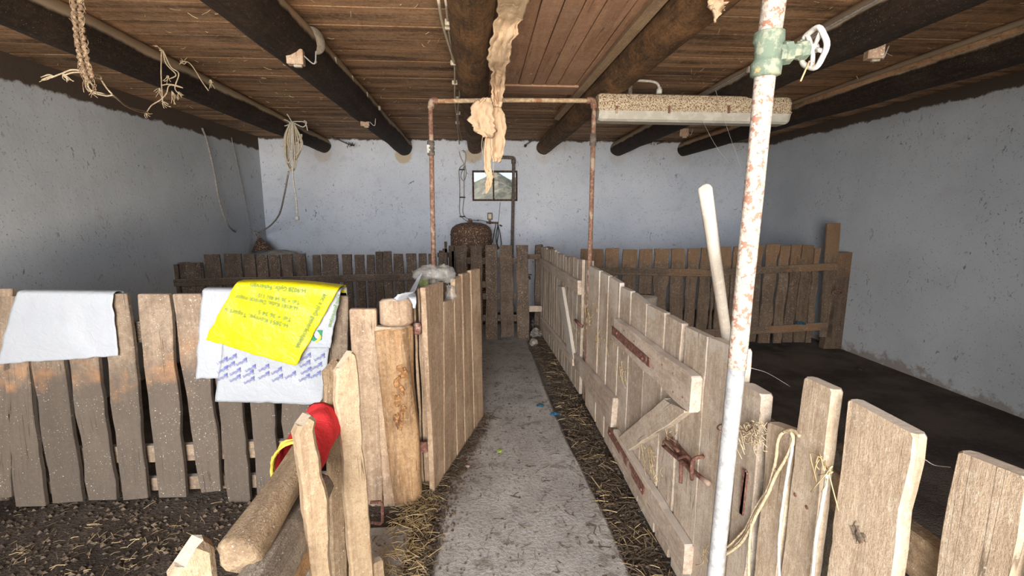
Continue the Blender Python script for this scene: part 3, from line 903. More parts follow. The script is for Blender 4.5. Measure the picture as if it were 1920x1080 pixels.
# ------------------------------------------------------------------ foreground standpipe with valve
def standpipe():
    XP = .66
    A, B, C = atX(1458, -40, XP), atX(1440, 88, XP), atX(1436, 128, XP)
    top = A + (A - C).normalized() * .42
    bot = atX(1340, 1080, XP)
    d = (bot - C).normalized()
    t0 = thing('standpipe', 'tall flaking white pipe with a valve wheel, in front of the right fence', 'pipe', (bot.x, bot.y, 0))
    r = .0225
    J = atX(1381, 690, XP)
    foot = bot + d * (bot.z / -d.z)
    tube(t0, 'pipe', [top, B + V((0, 0, -.0)), ], r * 1.12, M_POLE, straight=True, sides=20)
    def seg(p, q, n):
        return [p + (q - p) * (i / n) for i in range(n + 1)]
    tube(t0, 'pipe', seg(C, J, 18), r, M_POLE, straight=True, sides=20, wob=.05)
    tube(t0, 'galvanised_pipe', seg(J, foot, 14), r * .97, M_GALV, straight=True, sides=20, wob=.02)
    ax = (B - C).normalized()
    Lb = (B - C).length
    lathe(t0, 'valve_body', [(r * 1.0, -.02), (r * 1.45, -.016), (r * 1.5, .01), (r * 1.3, .016), (r * 1.22, Lb * .5), (r * 1.3, Lb + .004), (r * 1.5, Lb + .01), (r * 1.45, Lb + .03), (r, Lb + .034)], C, ax, M_VALVE, sides=20)
    c = (B + C) / 2 + ax * .004
    w = atX(1525, 91, XP - .02)
    w = on_plane(1525, 91, c, V((0, 1, 0.0)))
    sd = (w - c)
    sd = V((sd.x, sd.y, sd.z)).normalized()
    Ls = (w - c).length
    lathe(t0, 'bonnet', [(r * 1.0, r), (r * .95, r + .012), (r * 1.15, r + .014), (r * 1.15, r + .03), (r * .8, r + .034), (r * .75, r + .05), (r * .95, r + .052), (r * .95, r + .07), (r * .4, r + .074)], c, sd, M_VALVE, sides=8, smooth=False)
    e = c + sd * Ls
    tube(t0, 'stem', [c + sd * (r + .06), e], .006, M_VALVE, straight=True)
    # hand wheel: wavy rim, spokes, hub
    ax2 = sd
    u = ax2.orthogonal().normalized()
    v = ax2.cross(u)
    R0 = .041
    ring = [e + (u * math.cos(k * math.pi / 20) + v * math.sin(k * math.pi / 20)) * (R0 * (1 + .05 * math.cos(5 * k * math.pi / 20))) for k in range(41)]
    wh = tube(t0, 'hand_wheel', ring, .0065, M_WHEEL, straight=True, sides=8)
    for k in range(5):
        a_ = k * 2 * math.pi / 5 + .3
        dd = u * math.cos(a_) + v * math.sin(a_)
        tube(t0, 'spoke', [e + dd * .006, e + dd * R0], .0055, M_WHEEL, straight=True, sides=6)
    lathe(t0, 'hub', [(.006, -.008), (.011, -.006), (.011, .007), (.006, .01)], e, ax2, M_WHEEL, sides=12)
    # wire loop at mid height
    q = atX(1364, 803, XP)
    lp = [q + (V((math.cos(k * math.pi / 8), math.sin(k * math.pi / 8), .12 * math.cos(k * math.pi / 8)))) * (r + .003) for k in range(17)]
    tube(t0, 'wire_tie', lp + [q + V((.06, .01, -.02)), q + V((.09, .03, -.015))], .0022, M_RUSTD, straight=True, sides=5)
    return t0, e, r
sp, wheel_c, _ = standpipe()
tg = thing('straw_stalk', 'short straw stalk stuck on the valve wheel of the white standpipe', 'straw', wheel_c)
tube(tg, 'stalk', [wheel_c + V((-.012, -.008, -.03)), wheel_c + V((-.03, -.01, -.075))], .0022, M_STRAW, straight=True, sides=5)

# ------------------------------------------------------------------ torn insulation hanging from the ceiling
def hang():
    t = thing('torn_insulation', 'long torn strip of beige insulation hanging from the ceiling over the corridor', 'insulation', (.08, 2.6, 2.4))
    def sheet(name, rows, nv, depth, seed, back=.02):
        """rows: list of (centre point, width, side vector)"""
        P = catmull([r_[0] for r_ in rows], 10)
        n = len(P)
        vs, fs = [], []
        for i, p in enumerate(P):
            f = i / (n - 1) * (len(rows) - 1)
            k = min(int(f), len(rows) - 2)
            u = f - k
            wd = rows[k][1] * (1 - u) + rows[k + 1][1] * u
            sv = rows[k][2] * (1 - u) + rows[k + 1][2] * u
            sv = V(sv).normalized()
            wl = wd * (1 + .3 * mnoise.noise(V((seed, i * .25, 0))) + .1 * mnoise.noise(V((seed, i * 1.3, 5))))
            wr = wd * (1 + .3 * mnoise.noise(V((seed + 20, i * .25, 0))) + .1 * mnoise.noise(V((seed + 20, i * 1.3, 5))))
            for j in range(nv + 1):
                s_ = j / nv * 2 - 1
                q = p + sv * (s_ * (wl if s_ < 0 else wr) * .5)
                dn = mnoise.noise(V((s_ * 1.6 + seed, i * .08, 1))) * depth + mnoise.noise(V((s_ * 4 + seed, i * .13, 2))) * depth * .55 + mnoise.noise(V((s_ * 9 + seed, i * .3, 4))) * depth * .3
                q = q + V((0, -1, -.25)).normalized() * (dn - abs(s_) ** 2 * -depth * .6)
                vs.append(q)
        m = nv + 1
        for i in range(n - 1):
            for j in range(nv):
                fs.append((i * m + j, i * m + j + 1, (i + 1) * m + j + 1, (i + 1) * m + j))
        o = make(name, vs, fs, M_BURLAP, t, smooth=True)
        md = o.modifiers.new('thick', 'SOLIDIFY')
        md.thickness = .007
        return o
    X1 = V((1, 0, 0))
    sheet('strip', [(atZ(965, -60, 2.40), .10, X1), (atZ(962, 0, 2.40), .125, X1), (atZ(952, 40, 2.39), .13, X1), (atY(940, 80, 2.45), .11, X1), (atY(935, 110, 2.6), .12, X1), (atY(934, 135, 2.78), .08, X1), (atY(933, 160, 2.92), .085, X1), (atY(932, 185, 3.0), .06, X1), (atY(931, 200, 3.02), .05, X1)], 16, .05, 3.1)
    sheet('lobe', [(atY(912, 183, 2.98), .05, X1), (atY(905, 198, 2.97), .125, X1), (atY(904, 225, 2.96), .15, X1), (atY(908, 245, 2.97), .13, X1), (atY(915, 257, 3.0), .05, X1)], 14, .035, 9.4)
    sheet('lobe', [(atY(932, 196, 3.04), .04, X1), (atY(935, 225, 3.03), .085, X1), (atY(934, 262, 3.04), .095, X1), (atY(932, 290, 3.04), .08, X1), (atY(930, 303, 3.05), .035, X1)], 12, .03, 17.0)
    sheet('tail', [(atY(919, 250, 3.05), .06, X1), (atY(915, 280, 3.05), .055, X1), (atY(914, 310, 3.06), .045, X1), (atY(918, 330, 3.06), .04, X1), (atY(916, 345, 3.07), .045, X1), (atY(912, 362, 3.07), .012, X1)], 8, .025, 25.0)
    # frayed thread
    tubes(t, 'thread', [[atY(926, 300, 3.05), atY(925, 315, 3.05), atY(926, 334, 3.05)], [atY(905, 255, 3.0), atY(903, 275, 3.0), atY(906, 290, 3.0)]], .0018, M_BURLAP)
    t2 = thing('insulation_scrap', 'pale torn scrap of insulation stuck under the brown beam near the top edge', 'insulation', atZ(1350, 8, 2.3))
    vs, fs = [], []
    o2 = atZ(1350, 6, 2.3)
    n = 10
    for i in range(n + 1):
        for j in range(n + 1):
            a_, b_ = i / n * 2 - 1, j / n
            w_ = .055 * (1 - b_ * .6) * (1 + .4 * mnoise.noise(V((b_ * 5, a_, 3))))
            vs.append(o2 + V((a_ * w_ - .01 * b_, mnoise.noise(V((a_ * 3, b_ * 4, 7))) * .03, .03 - b_ * (.10 - .05 * abs(a_)) + .01 * mnoise.noise(V((a_ * 6, b_ * 6, 1))))))
    for i in range(n):
        for j in range(n):
            q = i * (n + 1) + j
            fs.append((q, q + 1, q + n + 2, q + n + 1))
    o = make('scrap', vs, fs, M_BURLAP, t2, smooth=True)
    o.modifiers.new('thick', 'SOLIDIFY').thickness = .008
hang()

# ------------------------------------------------------------------ chain and twines, top left
ch = thing('hanging_chain', 'dusty rusty chain wrapped in cobweb hanging from the leftmost beam', 'chain', atZ(150, 5, 2.42))
cp = catmull([atY(142, -30, 2.25), atY(145, 20, 2.25), atY(150, 70, 2.26), atY(158, 115, 2.27), atY(170, 152, 2.28)], 7)
for i, p in enumerate(cp[:-1]):
    d = (cp[i + 1] - p).normalized()
    a_ = d.cross(V((0, 1, 0))).normalized()
    b_ = V((0, 1, 0))
    if i % 2: a_, b_ = b_, a_
    hl = (cp[i + 1] - p).length * .72
    ring = [p + d * (hl * math.cos(k * math.pi / 8)) + a_ * (.019 * math.sin(k * math.pi / 8)) for k in range(17)]
    tube(ch, 'link', ring, .007, M_CHAIN, straight=True, sides=7)
tube(ch, 'hook', [cp[0], cp[0] + V((-.03, .01, .02)), V((-2.02, 2.27, 2.44)), V((-2.06, 2.27, 2.42))], .006, M_CHAIN, n=4)
CW = tubes(ch, 'cobweb', [[p + V((R.uniform(-.03, .03), R.uniform(-.02, .02), R.uniform(-.02, .03))), p + V((R.uniform(-.03, .03), 0, -.03)), p + V((R.uniform(-.03, .03), 0, -.07))] for p in cp for _ in range(2)], .0016, M_CHAIN, sides=4, n=3)
CW['kind'] = 'stuff'

def twine(label, paths, rad=.0036, mat=None, frays=(), YT=2.35, name='baler_twine'):
    f = lambda q: atY(q[0], q[1], YT + (q[2] if len(q) > 2 else 0))
    t = thing(name, label, 'twine', f(paths[0][0]))
    for p in paths:
        P = [f(q) for q in p]
        tube(t, 'strand', P, rad, mat or M_TWINE, sides=6, n=6, wob=.2, seed=R.random() * 9)
    if frays:
        fp = []
        for (x, y, dx, dy) in frays:
            for k in range(7):
                a_ = f((x, y))
                b_ = f((x + dx + R.uniform(-9, 9), y + dy + R.uniform(-7, 9)))
                fp.append([a_, (a_ + b_) / 2 + V((R.uniform(-.008, .008), 0, R.uniform(-.008, .008))), b_])
        tubes(t, 'frayed_end', fp, rad * .5, mat or M_TWINE, sides=4, n=3)['kind'] = 'stuff'
    return t
twine('knotted twine looping below the hanging chain, its frayed end pointing left',
      [[(158, 133), (135, 131), (118, 137), (95, 146)], [(158, 136), (138, 136), (120, 141)], [(172, 140), (185, 140), (190, 148), (180, 146), (163, 150), (162, 165), (175, 174), (200, 180), (215, 180), (235, 198, .35), (262, 210, .7), (275, 211, .85)],
       [(172, 145), (165, 158), (172, 170), (195, 176), (218, 184, .2), (240, 200, .45), (272, 209, .85)], [(190, 150), (200, 165), (212, 178), (228, 192, .3), (250, 205, .6), (268, 212, .82)]],
      frays=[(100, 142, -18, 4), (118, 138, 12, 14)])
twine('bundle of knotted twine hanging from the leftmost beam, frayed ends downward',
      [[(303, 92), (302, 130), (303, 160), (305, 190)], [(305, 94), (312, 120), (330, 140), (318, 148)], [(306, 95), (320, 125), (335, 138), (328, 165), (338, 178)], [(275, 210), (285, 197), (300, 188), (312, 176), (318, 160), (340, 164)],
       [(304, 160), (315, 158), (330, 160), (343, 165)], [(303, 190), (310, 192), (316, 196)]],
      frays=[(300, 92, -4, -6), (316, 142, -3, 8), (335, 172, 2, 10), (300, 165, -6, 10), (305, 190, 10, 5), (322, 170, 5, 18), (272, 210, 5, 6)], YT=3.2)
twine('short curl of twine on the leftmost beam, right of the knotted twine bundle',
      [[(330, 140), (336, 122), (343, 116), (355, 118), (368, 135), (378, 152), (391, 170)], [(338, 115), (345, 120), (350, 116)]], frays=[(341, 116, 3, -2), (396, 150, 2, 8)], YT=3.45)

# coiled cable hanging in front of the leftmost beam
co = thing('coiled_cable', 'coil of old beige cable hanging from the leftmost beam, with a small white plug end', 'cable', atY(550, 225, 5.2))
YC_ = 5.2
fy = lambda q, d=0: atY(q[0], q[1], YC_ + d)
for k, (xa, xb, yb) in enumerate([(536, 552, 318), (534, 548, 305), (540, 566, 292), (543, 560, 300), (545, 565, 270), (538, 556, 322), (547, 564, 296), (541, 551, 316)]):
    tube(co, 'loop', [fy((545 + k * .6, 228), k * .01), fy((xa, 255), k * .01), fy((xa, yb - 20), k * .01), fy(((xa + xb) / 2, yb), k * .01), fy((xb, yb - 18), k * .01), fy((xb - 2, 258), k * .01), fy((549, 228), k * .01)], .0085, M_CABLE, sides=7, n=6)
tube(co, 'tail', [fy((547, 230)), fy((548, 290)), fy((550, 340)), fy((555, 370)), fy((557, 403))], .009, M_CABLEW, sides=7)
lathe(co, 'plug', [(.012, -.03), (.022, -.025), (.022, .015), (.01, .02)], fy((557, 408)), (0, 0, 1), M_CABLEW, sides=10)
tubes(co, 'binding', [[fy((546, 232)), fy((538, 226)), fy((524, 222))], [fy((546, 232)), fy((534, 236)), fy((527, 234))], [fy((548, 230)), fy((541, 218)), fy((538, 214))], [fy((548, 228)), fy((560, 228)), fy((572, 230)), fy((577, 245))], [fy((550, 230)), fy((568, 238)), fy((575, 230)), fy((570, 226))]], .006, M_CABLEW)
cable_thing('grey cable hanging in a slack loop across the back left corner', [atX(379, 240, XL + .06), atX(388, 265, XL + .05), atX(401, 320, XL + .06), atX(412, 380, XL + .08), atX(430, 425, XL + .1), atY(455, 440, 6.5), atY(470, 438, 6.5), atY(500, 428, 6.4), atY(522, 405, 6.0), atY(532, 370, 5.6), atY(541, 322, 5.25)], .010, M_CABLEG)
cable_thing('thin grey string running down the left wall near the corner', [atX(434, 258, XL + .03), atX(443, 300, XL + .02), atX(458, 370, XL + .02), atX(469, 425, XL + .03)], .005, M_CABLEG)
cn = thing('pendant_shade', 'dark rusty cone-shaped lamp shade in the back left corner above the far fence', 'lamp shade', atY(490, 468, 6.45))
lathe(cn, 'shade', [(.13, 0), (.125, .012), (.06, .12), (.035, .15), (.03, .17), (.001, .175)], atY(492, 470, 6.45), (-.15, 0, 1), M_TANK, sides=22)
tubes(cn, 'cord', [[atY(484, 450, 6.45), atY(475, 435, 6.45), atY(470, 431, 6.45)], [atY(478, 445, 6.45), atY(486, 440, 6.45), atY(474, 434, 6.45)], [atY(482, 452, 6.45), atY(478, 440, 6.45), atY(476, 432, 6.45)]], .009, M_CABLEG)
mo = thing('feed_sack', 'pale dusty rounded sack standing in the back left corner behind the far fence', 'sack', (-2.75, 6.45, 0))
lathe(mo, 'sack_body', [(.26, 0), (.31, .1), (.31, .5), (.29, .85), (.24, .95), (.10, .99), (.001, .995)], (-2.75, 6.42, 0), (0, 0, 1), rusty('pale_sack', (.30, .28, .25), (.42, .40, .36), s=12), sides=22)

# ------------------------------------------------------------------ fences
def fence(name, label, loc, cat='fence'):
    return thing(name, label, cat, loc)

def planks_px(parent, lst, p0, nrm, th, mat, zbot=.03, tilt=0, name='plank', back=0, **kw):
    """lst: (xl,xr,ytop[,ytopR]) on the plane; planks stand on zbot; optional bottom px given as tuple"""
    for q in lst:
        m = mat
        (tl, tr, bl, br) = (q + (None,) * 4)[:4] if isinstance(q[0], tuple) else (None,) * 4
        if tl is None:
            xl, xr, yt = q[:3]
            yr = q[3] if len(q) > 3 else yt
            TL, TR = on_plane(xl, yt, p0, nrm), on_plane(xr, yr, p0, nrm)
            dx = R.uniform(-.01, .01)
            side = (TR - TL).normalized()
            BL = V((TL.x, TL.y, zbot)) + side * dx
            BR = V((TR.x, TR.y, zbot)) + side * (dx + R.uniform(-.008, .008))
            BL.z = BR.z = zbot + R.uniform(0, .02)
        else:
            TL, TR = on_plane(*tl, p0, nrm), on_plane(*tr, p0, nrm)
            BL, BR = on_plane(*bl, p0, nrm), on_plane(*br, p0, nrm)
        plank4(parent, name, TL, TR, BL, BR, -V(nrm) if V(nrm).dot(V(TL) - EYE) > 0 else nrm, th, m, **kw)

# A: left pen front fence (plane y = 2.3)
YA = 2.3
fa = fence('left_pen_fence', 'grey-brown picket fence across the front of the left pen, sacks hung over it', (-1.8, YA, 0))
PA = [((-190, 548), (-130, 548), (-170, 940), (-110, 938)), ((-118, 546), (-58, 546), (-100, 940), (-45, 936)), ((-45, 542), (22, 542), (-45, 935), (19, 932)), ((-4, 556), (38, 555), (28, 950), (84, 949)), ((40, 556), (99, 552), (97, 944), (157, 940)), ((110, 553), (166, 552), (166, 938), (218, 937)),
      ((184, 551), (240, 551), (231, 938), (277, 934)), ((256, 552), (317, 552), (297, 933), (349, 932)), ((320, 552), (377, 551), (376, 924), (416, 920)), ((388, 556), (440, 555), (428, 946), (469, 940)),
      ((452, 556), (500, 556), (484, 944), (524, 940)), ((512, 556), (572, 556), (541, 944), (596, 940)), ((598, 553), (651, 556), (618, 950), (655, 950))]
planks_px(fa, PA, (0, YA, 0), V((0, 1, 0)), .026, W_A, jit=.006, rings=12, topr=.005)
bar(fa, 'rail', (XL + .02, YA + .045, .93), (-.72, YA + .045, .90), .10, .035, (0, -1, 0), W_DARK)
bar(fa, 'rail', (XL + .02, YA + .045, .25), (-.72, YA + .045, .27), .09, .035, (0, -1, 0), W_A)
bar(fa, 'rail', (XL + .02, YA + .05, .09), (-.72, YA + .05, .08), .07, .035, (0, -1, 0), W_A)
plank4(fa, 'post', (-2.62, YA + .09, 1.06), (-2.5, YA + .09, 1.06), (-2.62, YA + .09, 0), (-2.5, YA + .09, 0), (0, -1, 0), .09, W_DARK)

# B: boards and rotten post at the corner of the left pen
fb = fence('corner_post_with_boards', 'rotten split corner post with a sawn log cap, left of the corridor', (-.5, 2.25, 0), 'post')
plank4(fb, 'board', on_plane(653, 580, (0, 2.22, 0), V((0, 1, 0))), atY(704, 580, 2.22), atY(681, 962, 2.22), atY(719, 962, 2.22), (0, -1, 0), .03, W_TAN, seed=5, jit=.003, rings=14)
plank4(fb, 'board', atY(702, 612, 2.215), atY(735, 614, 2.215), atY(719, 960, 2.215), atY(748, 958, 2.215), (0, -1, 0), .032, W_TAN, seed=6, jit=.006, rings=16)
pc = atY(740, 612, 2.24); pb = atY(763, 965, 2.24)
pt = log(fb, 'post', (pb.x, 2.27, 0), (pc.x - .01, 2.27, pc.z), .082, .088, W_POST, sides=40, n=50, wob=.26, seed=4.4)
ct = atY(741, 566, 2.22)
log(fb, 'log_cap', (ct.x, 2.24, pc.z + .006), (ct.x - .004, 2.26, pc.z + .137), .083, .084, W_TAN, sides=10, n=4, wob=.05, seed=8)
# rotten wood lumps in the split of the post
ROT = []
for (x0, x1, y0, y1) in ((774, 779, 548, 985), (781, 786, 540, 990), (788, 794, 612, 985), (795, 799, 640, 985)):
    a_, b_ = atY(x0, y0, 2.36), atY(x1, y0, 2.36)
    plank4(fb, 'slat', a_, b_, (a_.x + .01, 2.36, .01), (b_.x + .01, 2.36, .01), (0, -1, 0), .02, W_TAN, jit=.003, rings=12)
box(fb, 'hinge_pin', atY(783, 616, 2.32), (.04, .03, .06), M_RUSTD, bev=.008)
box(fb, 'hinge_pin', atY(795, 838, 2.30), (.045, .03, .06), M_RUSTD, bev=.008)
st_ = thing('iron_staple', 'rusty square iron staple sticking out of the boards near the left foreground', 'staple', atY(706, 960, 1.95))
sq = [(694, 942), (713, 941), (717, 945), (717, 978), (713, 982), (696, 980)]
tube(st_, 'bar', [atY(a, b, 1.95) for a, b in sq], .0075, M_RUSTD, straight=True, sides=8)

# C: opened tan gate leaf along the corridor
P1, P2 = V((-.26, 2.312, 0)), V((-.011, 3.171, 0))
dC = (P2 - P1).normalized()
nC = V((dC.y, -dC.x, 0))          # towards the corridor
fc = fence('left_pen_gate', 'open tan plank gate of the left pen standing beside the corridor', P1, 'gate')
def wC(px, py): return on_plane(px, py, P1, nC)
PC = [((797, 540), (831, 529), (815, 925), (833, 905)), ((832, 566), (851, 561), (834, 903), (857, 872)), ((852, 524), (864, 518), (858, 870), (872, 845)), ((867, 514), (881, 511), (873, 843), (889, 818)), ((883, 508), (900, 503), (890, 816), (907, 790))]
for i, q in enumerate(PC):
    c_ = [wC(*z) for z in q]
    for k in (2, 3): c_[k].z = max(c_[k].z, .02)
    plank4(fc, 'plank', c_[0], c_[1], c_[2], c_[3], nC, .028, W_TAN, seed=40 + i, jit=.004, rings=14)
a_ = P1 - nC * .03
for z_ in (.95, .25):
    bar(fc, 'rail', P1 - nC * .03 + dC * .0 + V((0, 0, z_)), P2 - nC * .03 + V((0, 0, z_)), .09, .03, nC, W_TAN)

# D: dark gate across the far end
YD = 5.26
fd = fence('far_gate', 'dark brown plank gate closing the far end of the corridor', (.3, YD, 0), 'gate')
planks_px(fd, [((853, 461), (875, 461), (860, 640), (878, 640)), ((882, 461), (904, 461), (885, 638), (905, 638)), ((910, 460), (933, 459), (911, 637), (933, 637)), ((937, 460), (960, 460), (939, 633), (964, 631)), ((967, 460), (990, 460), (970, 636), (993, 643))],
          (0, YD, 0), V((0, 1, 0)), .03, W_DARK, jit=.005, rings=12)
for (ya, yb_, x0, x1) in ((485, 494, 855, 989), (592, 601, 858, 990), (530, 538, 858, 925), (552, 560, 905, 990)):
    p, q = atY(x0, (ya + yb_) / 2, YD + .04), atY(x1, (ya + yb_) / 2, YD + .04)
    bar(fd, 'rail', p, q, .07, .03, (0, -1, 0), W_DARK)
fd2 = fence('short_rails', 'short pale rails joining the far gate opening to the dark post of the right fence', (.7, YD + .1, 0), 'rail')
bar(fd2, 'rail', atY(990, 481.5, YD + .1), atY(1014, 481.5, YD + .1), .055, .03, (0, -1, 0), W_DARK)
bar(fd2, 'rail', atY(990, 580, YD + .1), atY(1016, 580, YD + .1), .07, .03, (0, -1, 0), W_GATE)
# fence stubs left of it
fs_ = fence('dark_stub_fence', 'short dark fence stub with jagged tops in front of the rusty tank', (-.4, 5.35, 0))
planks_px(fs_, [(822, 829, 470), (829.5, 839, 466), (833, 838, 453), (841, 851, 461), (846, 856, 471)], (0, 5.4, 0), V((0, 1, 0)), .025, W_DARK, rings=8)
bar(fs_, 'rail', atY(820, 478, 5.43), atY(858, 478, 5.43), .06, .03, (0, -1, 0), W_DARK)

# E: far left fence
YE = 4.8
fe = fence('far_left_fence', 'dark brown picket fence across the left pen in front of the back wall', (-1.8, YE, 0))
planks_px(fe, [(316, 333, 496), (347, 379, 492.6), (381.5, 411, 477), (418.5, 451, 476), (456, 477, 477), (480, 501, 478), (503, 523, 478), (528, 547, 477), (554.5, 572, 476), (585, 599, 478.5), (602, 632, 477), (641, 659, 477), (664, 682, 478), (687, 701.5, 478), (703, 717, 472), (718, 733.5, 471), (737, 755, 476), (761, 780, 475.5), (784, 799, 475.5), (803, 818, 476), (822, 838, 474)],
          (0, YE, 0), V((0, 1, 0)), .025, W_DARK, jit=.004, rings=9, topr=.004)
plank4(fe, 'post', atY(332, 493, YE + .03), atY(347, 493, YE + .03), V((atY(332, 493, YE + .03).x, YE + .03, 0)), V((atY(347, 493, YE + .03).x, YE + .03, 0)), (0, -1, 0), .08, W_DARK)
bar(fe, 'rail', atY(303, 531, YE - .03), atY(800, 519, YE - .03), .072, .03, (0, -1, 0), W_DARK)
p = atY(303, 531, YE - .03)
bar(fe, 'rail', (XL + .02, YE - .03, .25), (-.4, YE - .03, .25), .072, .03, (0, -1, 0), W_DARK)

# F: far right fence (slightly slanting plane)
F0, F1 = V((1.05, 4.95, 0)), V((3.8, 4.74, 0))
dF = (F1 - F0).normalized()
nF = V((dF.y, -dF.x, 0))
ff = fence('far_right_fence', 'brown picket fence across the right pen with orange-brown picket tops', F0)
tops = [(1089, 1106, 467), (1109, 1132, 467), (1136, 1161, 465.6), (1168, 1195, 468), (1200, 1224, 467.5), (1229, 1256, 466.5), (1260, 1285, 466.5), (1291, 1312, 466), (1316, 1337, 465), (1340, 1345, 466), (1348, 1372, 463), (1376, 1397, 462), (1400, 1432, 459), (1438, 1462, 458), (1464.5, 1483, 461), (1486, 1505, 459), (1505.5, 1526, 459.5), (1528, 1540, 465)]
planks_px(ff, tops, F0, nF, .026, W_DARKF, zbot=.06, jit=.010, rings=12, topr=.005)
TLq, TRq = on_plane(1551, 419, F0 + nF * .0, nF), on_plane(1577, 418, F0, nF)
plank4(ff, 'tall_board', TLq, TRq, on_plane(1537, 632, F0, nF), on_plane(1560, 632, F0, nF), -nF if nF.y > 0 else nF, .026, W_DARKF, rings=10)
a_, b_ = on_plane(1573, 474, F0, nF), on_plane(1602, 473, F0, nF)
FN = -nF if nF.y > 0 else nF
plank4(ff, 'post', a_, b_, on_plane(1545, 655, F0, nF), on_plane(1584, 656, F0, nF), FN, .09, W_DARKF, jit=.012, rings=14)
def fr(pts, wd, off, name='rail'):
    for (q, r_) in zip(pts, pts[1:]):
        bar(ff, name, on_plane(*q, F0 + FN * off, nF), on_plane(*r_, F0 + FN * off, nF), wd, .028, FN, W_DARKF)
fr([(1100, 508), (1330, 512), (1572, 500)], .075, .03)
fr([(1300, 627), (1553, 612)], .08, .03)
tube(ff, 'ring', [on_plane(1570 + 9 * math.cos(k * .6), 549 + 5 * math.sin(k * .6), F0 + FN * .03, nF) for k in range(11)], .008, M_RUSTD, straight=True)
bs = thing('blue_scrap', 'dark blue plastic scrap lying on the lower rail of the far right fence', 'scrap', on_plane(1502, 609, F0 + FN * .06, nF))
c_ = on_plane(1502, 606, F0 + FN * .045, nF)
box(bs, 'scrap', c_, (.10, .03, .022), M_BLUE, rot=Matrix.Rotation(.15, 3, 'Y'), bev=.009)

def blob_sheet(parent, name, c, ax, mat, seed, amp=.25, nu=28, nv=18, smooth=True, cut=.0):
    vs, fs = [], []
    for i in range(nv + 1):
        th = math.pi * i / nv
        for j in range(nu):
            ph = 2 * math.pi * j / nu
            d = V((math.sin(th) * math.cos(ph), math.sin(th) * math.sin(ph), math.cos(th)))
            r = 1 + amp * mnoise.noise(d * 1.8 + V((seed, 0, 0))) + amp * .6 * mnoise.noise(d * 4.5 + V((seed, 4, 0)))
            vs.append(V(c) + V((d.x * ax[0] * r, d.y * ax[1] * r, d.z * ax[2] * r)))
    for i in range(nv):
        for j in range(nu):
            k = (j + 1) % nu
            fs.append((i * nu + j, (i + 1) * nu + j, (i + 1) * nu + k, i * nu + k))
    return make(name, vs, fs, mat, parent, smooth=smooth)

# G: long right fence with two gates in it (near part on plane x = XG)
XG = .775
NX = V((-1, 0, 0))
fg = fence('corridor_fence', 'long pale weathered plank fence along the right side of the corridor', (XG, 3, 0))
g1 = thing('near_gate', 'weathered plank gate in the right fence with strap hinges and a rusty sliding bolt', 'gate', (XG, 1.9, 0))
g2 = thing('far_corridor_gate', 'narrow-planked gate at the far end of the right fence with a pale diagonal brace', 'gate', (.7, 4.6, 0))

def gplank(parent, xl, yl, xr, yr, mat, th=.028, zb=.03, gap=0, **kw):
    TL, TR = atX(xl, yl, XG), atX(xr, yr, XG)
    d = R.uniform(-.006, .006)
    BL, BR = V((XG, TL.y + d, zb)), V((XG, TR.y + d + R.uniform(-.004, .004), zb + R.uniform(0, .01)))
    return plank4(parent, 'plank', TL, TR, BL, BR, NX, th, mat, **kw)
for i, q in enumerate([(1104, 498, 1124, 508), (1125.5, 509, 1141, 517), (1142.5, 518, 1162, 530)]):
    gplank(fg, *q, W_PALE, seed=300 + i, rings=14)
for i, q in enumerate([(1164, 538, 1183, 547), (1184.5, 549, 1212, 570), (1213.5, 571, 1247, 588), (1249, 590, 1279, 607), (1284, 612, 1326, 632)]):
    gplank(g1, *q, W_GATE if i % 2 else W_PALE, seed=320 + i, rings=16, jit=.005)
for i, q in enumerate([(1328, 630, 1391, 656), (1391, 718, 1430, 741), (1440, 789, 1484, 812)]):
    gplank(fg, *q, [W_PALE, W_PALE, W_NEAR][i], seed=340 + i, rings=18, jit=.004, th=.035, topr=.008)
for i, q in enumerate([(1504, 704, 1563, 733), (1589.5, 747, 1716, 816), (1788, 839, 1935, 903)]):
    pk = gplank(fg, *q, W_NEAR, seed=350 + i, rings=22, jit=.004, th=.028, ch=.005, topr=.006)
    if i == 1: pk0 = pk
    for nx_, nz_ in ((.2, .80), (.62, .795)) if i == 0 else (((.5, .83),) if i == 1 else ((.3, .73),)):
        A_, B_ = atX(q[0], q[1], XG), atX(q[2], q[3], XG)
        lathe(pk, 'nail_head', [(.005, 0), (.005, .0015), (.002, .0025)], (XG, A_.y + (B_.y - A_.y) * nx_, nz_), (-1, 0, 0), M_RUSTD, sides=8)
a_ = atX(1935, 903, XG)
plank4(fg, 'plank', (XG, a_.y - .02, 1.06), (XG, a_.y - .16, 1.07), (XG, a_.y - .02, .03), (XG, a_.y - .16, .03), NX, .028, W_NEAR)
# pen-side rails and posts
for z_ in (.86, .22):
    bar(fg, 'rail', (XG + .03, 3.55, z_), (XG + .03, .35, z_), .09, .035, NX, W_LOG)
q = atX(1211, 552, .87)
log(fg, 'post', (.87, q.y, 0), (.87, q.y, q.z - .005), .06, .062, W_GREY, sides=14, n=16, wob=.12, seed=3)
log(fg, 'post', (.87, .95, 0), (.87, .95, .95), .055, .055, W_GREY, sides=14, n=16, wob=.12, seed=4)
plank4(fg, 'post', (.80, 3.56, 1.13), (.80, 3.50, 1.13), (.80, 3.56, 0), (.80, 3.50, 0), NX, .05, W_PALE)

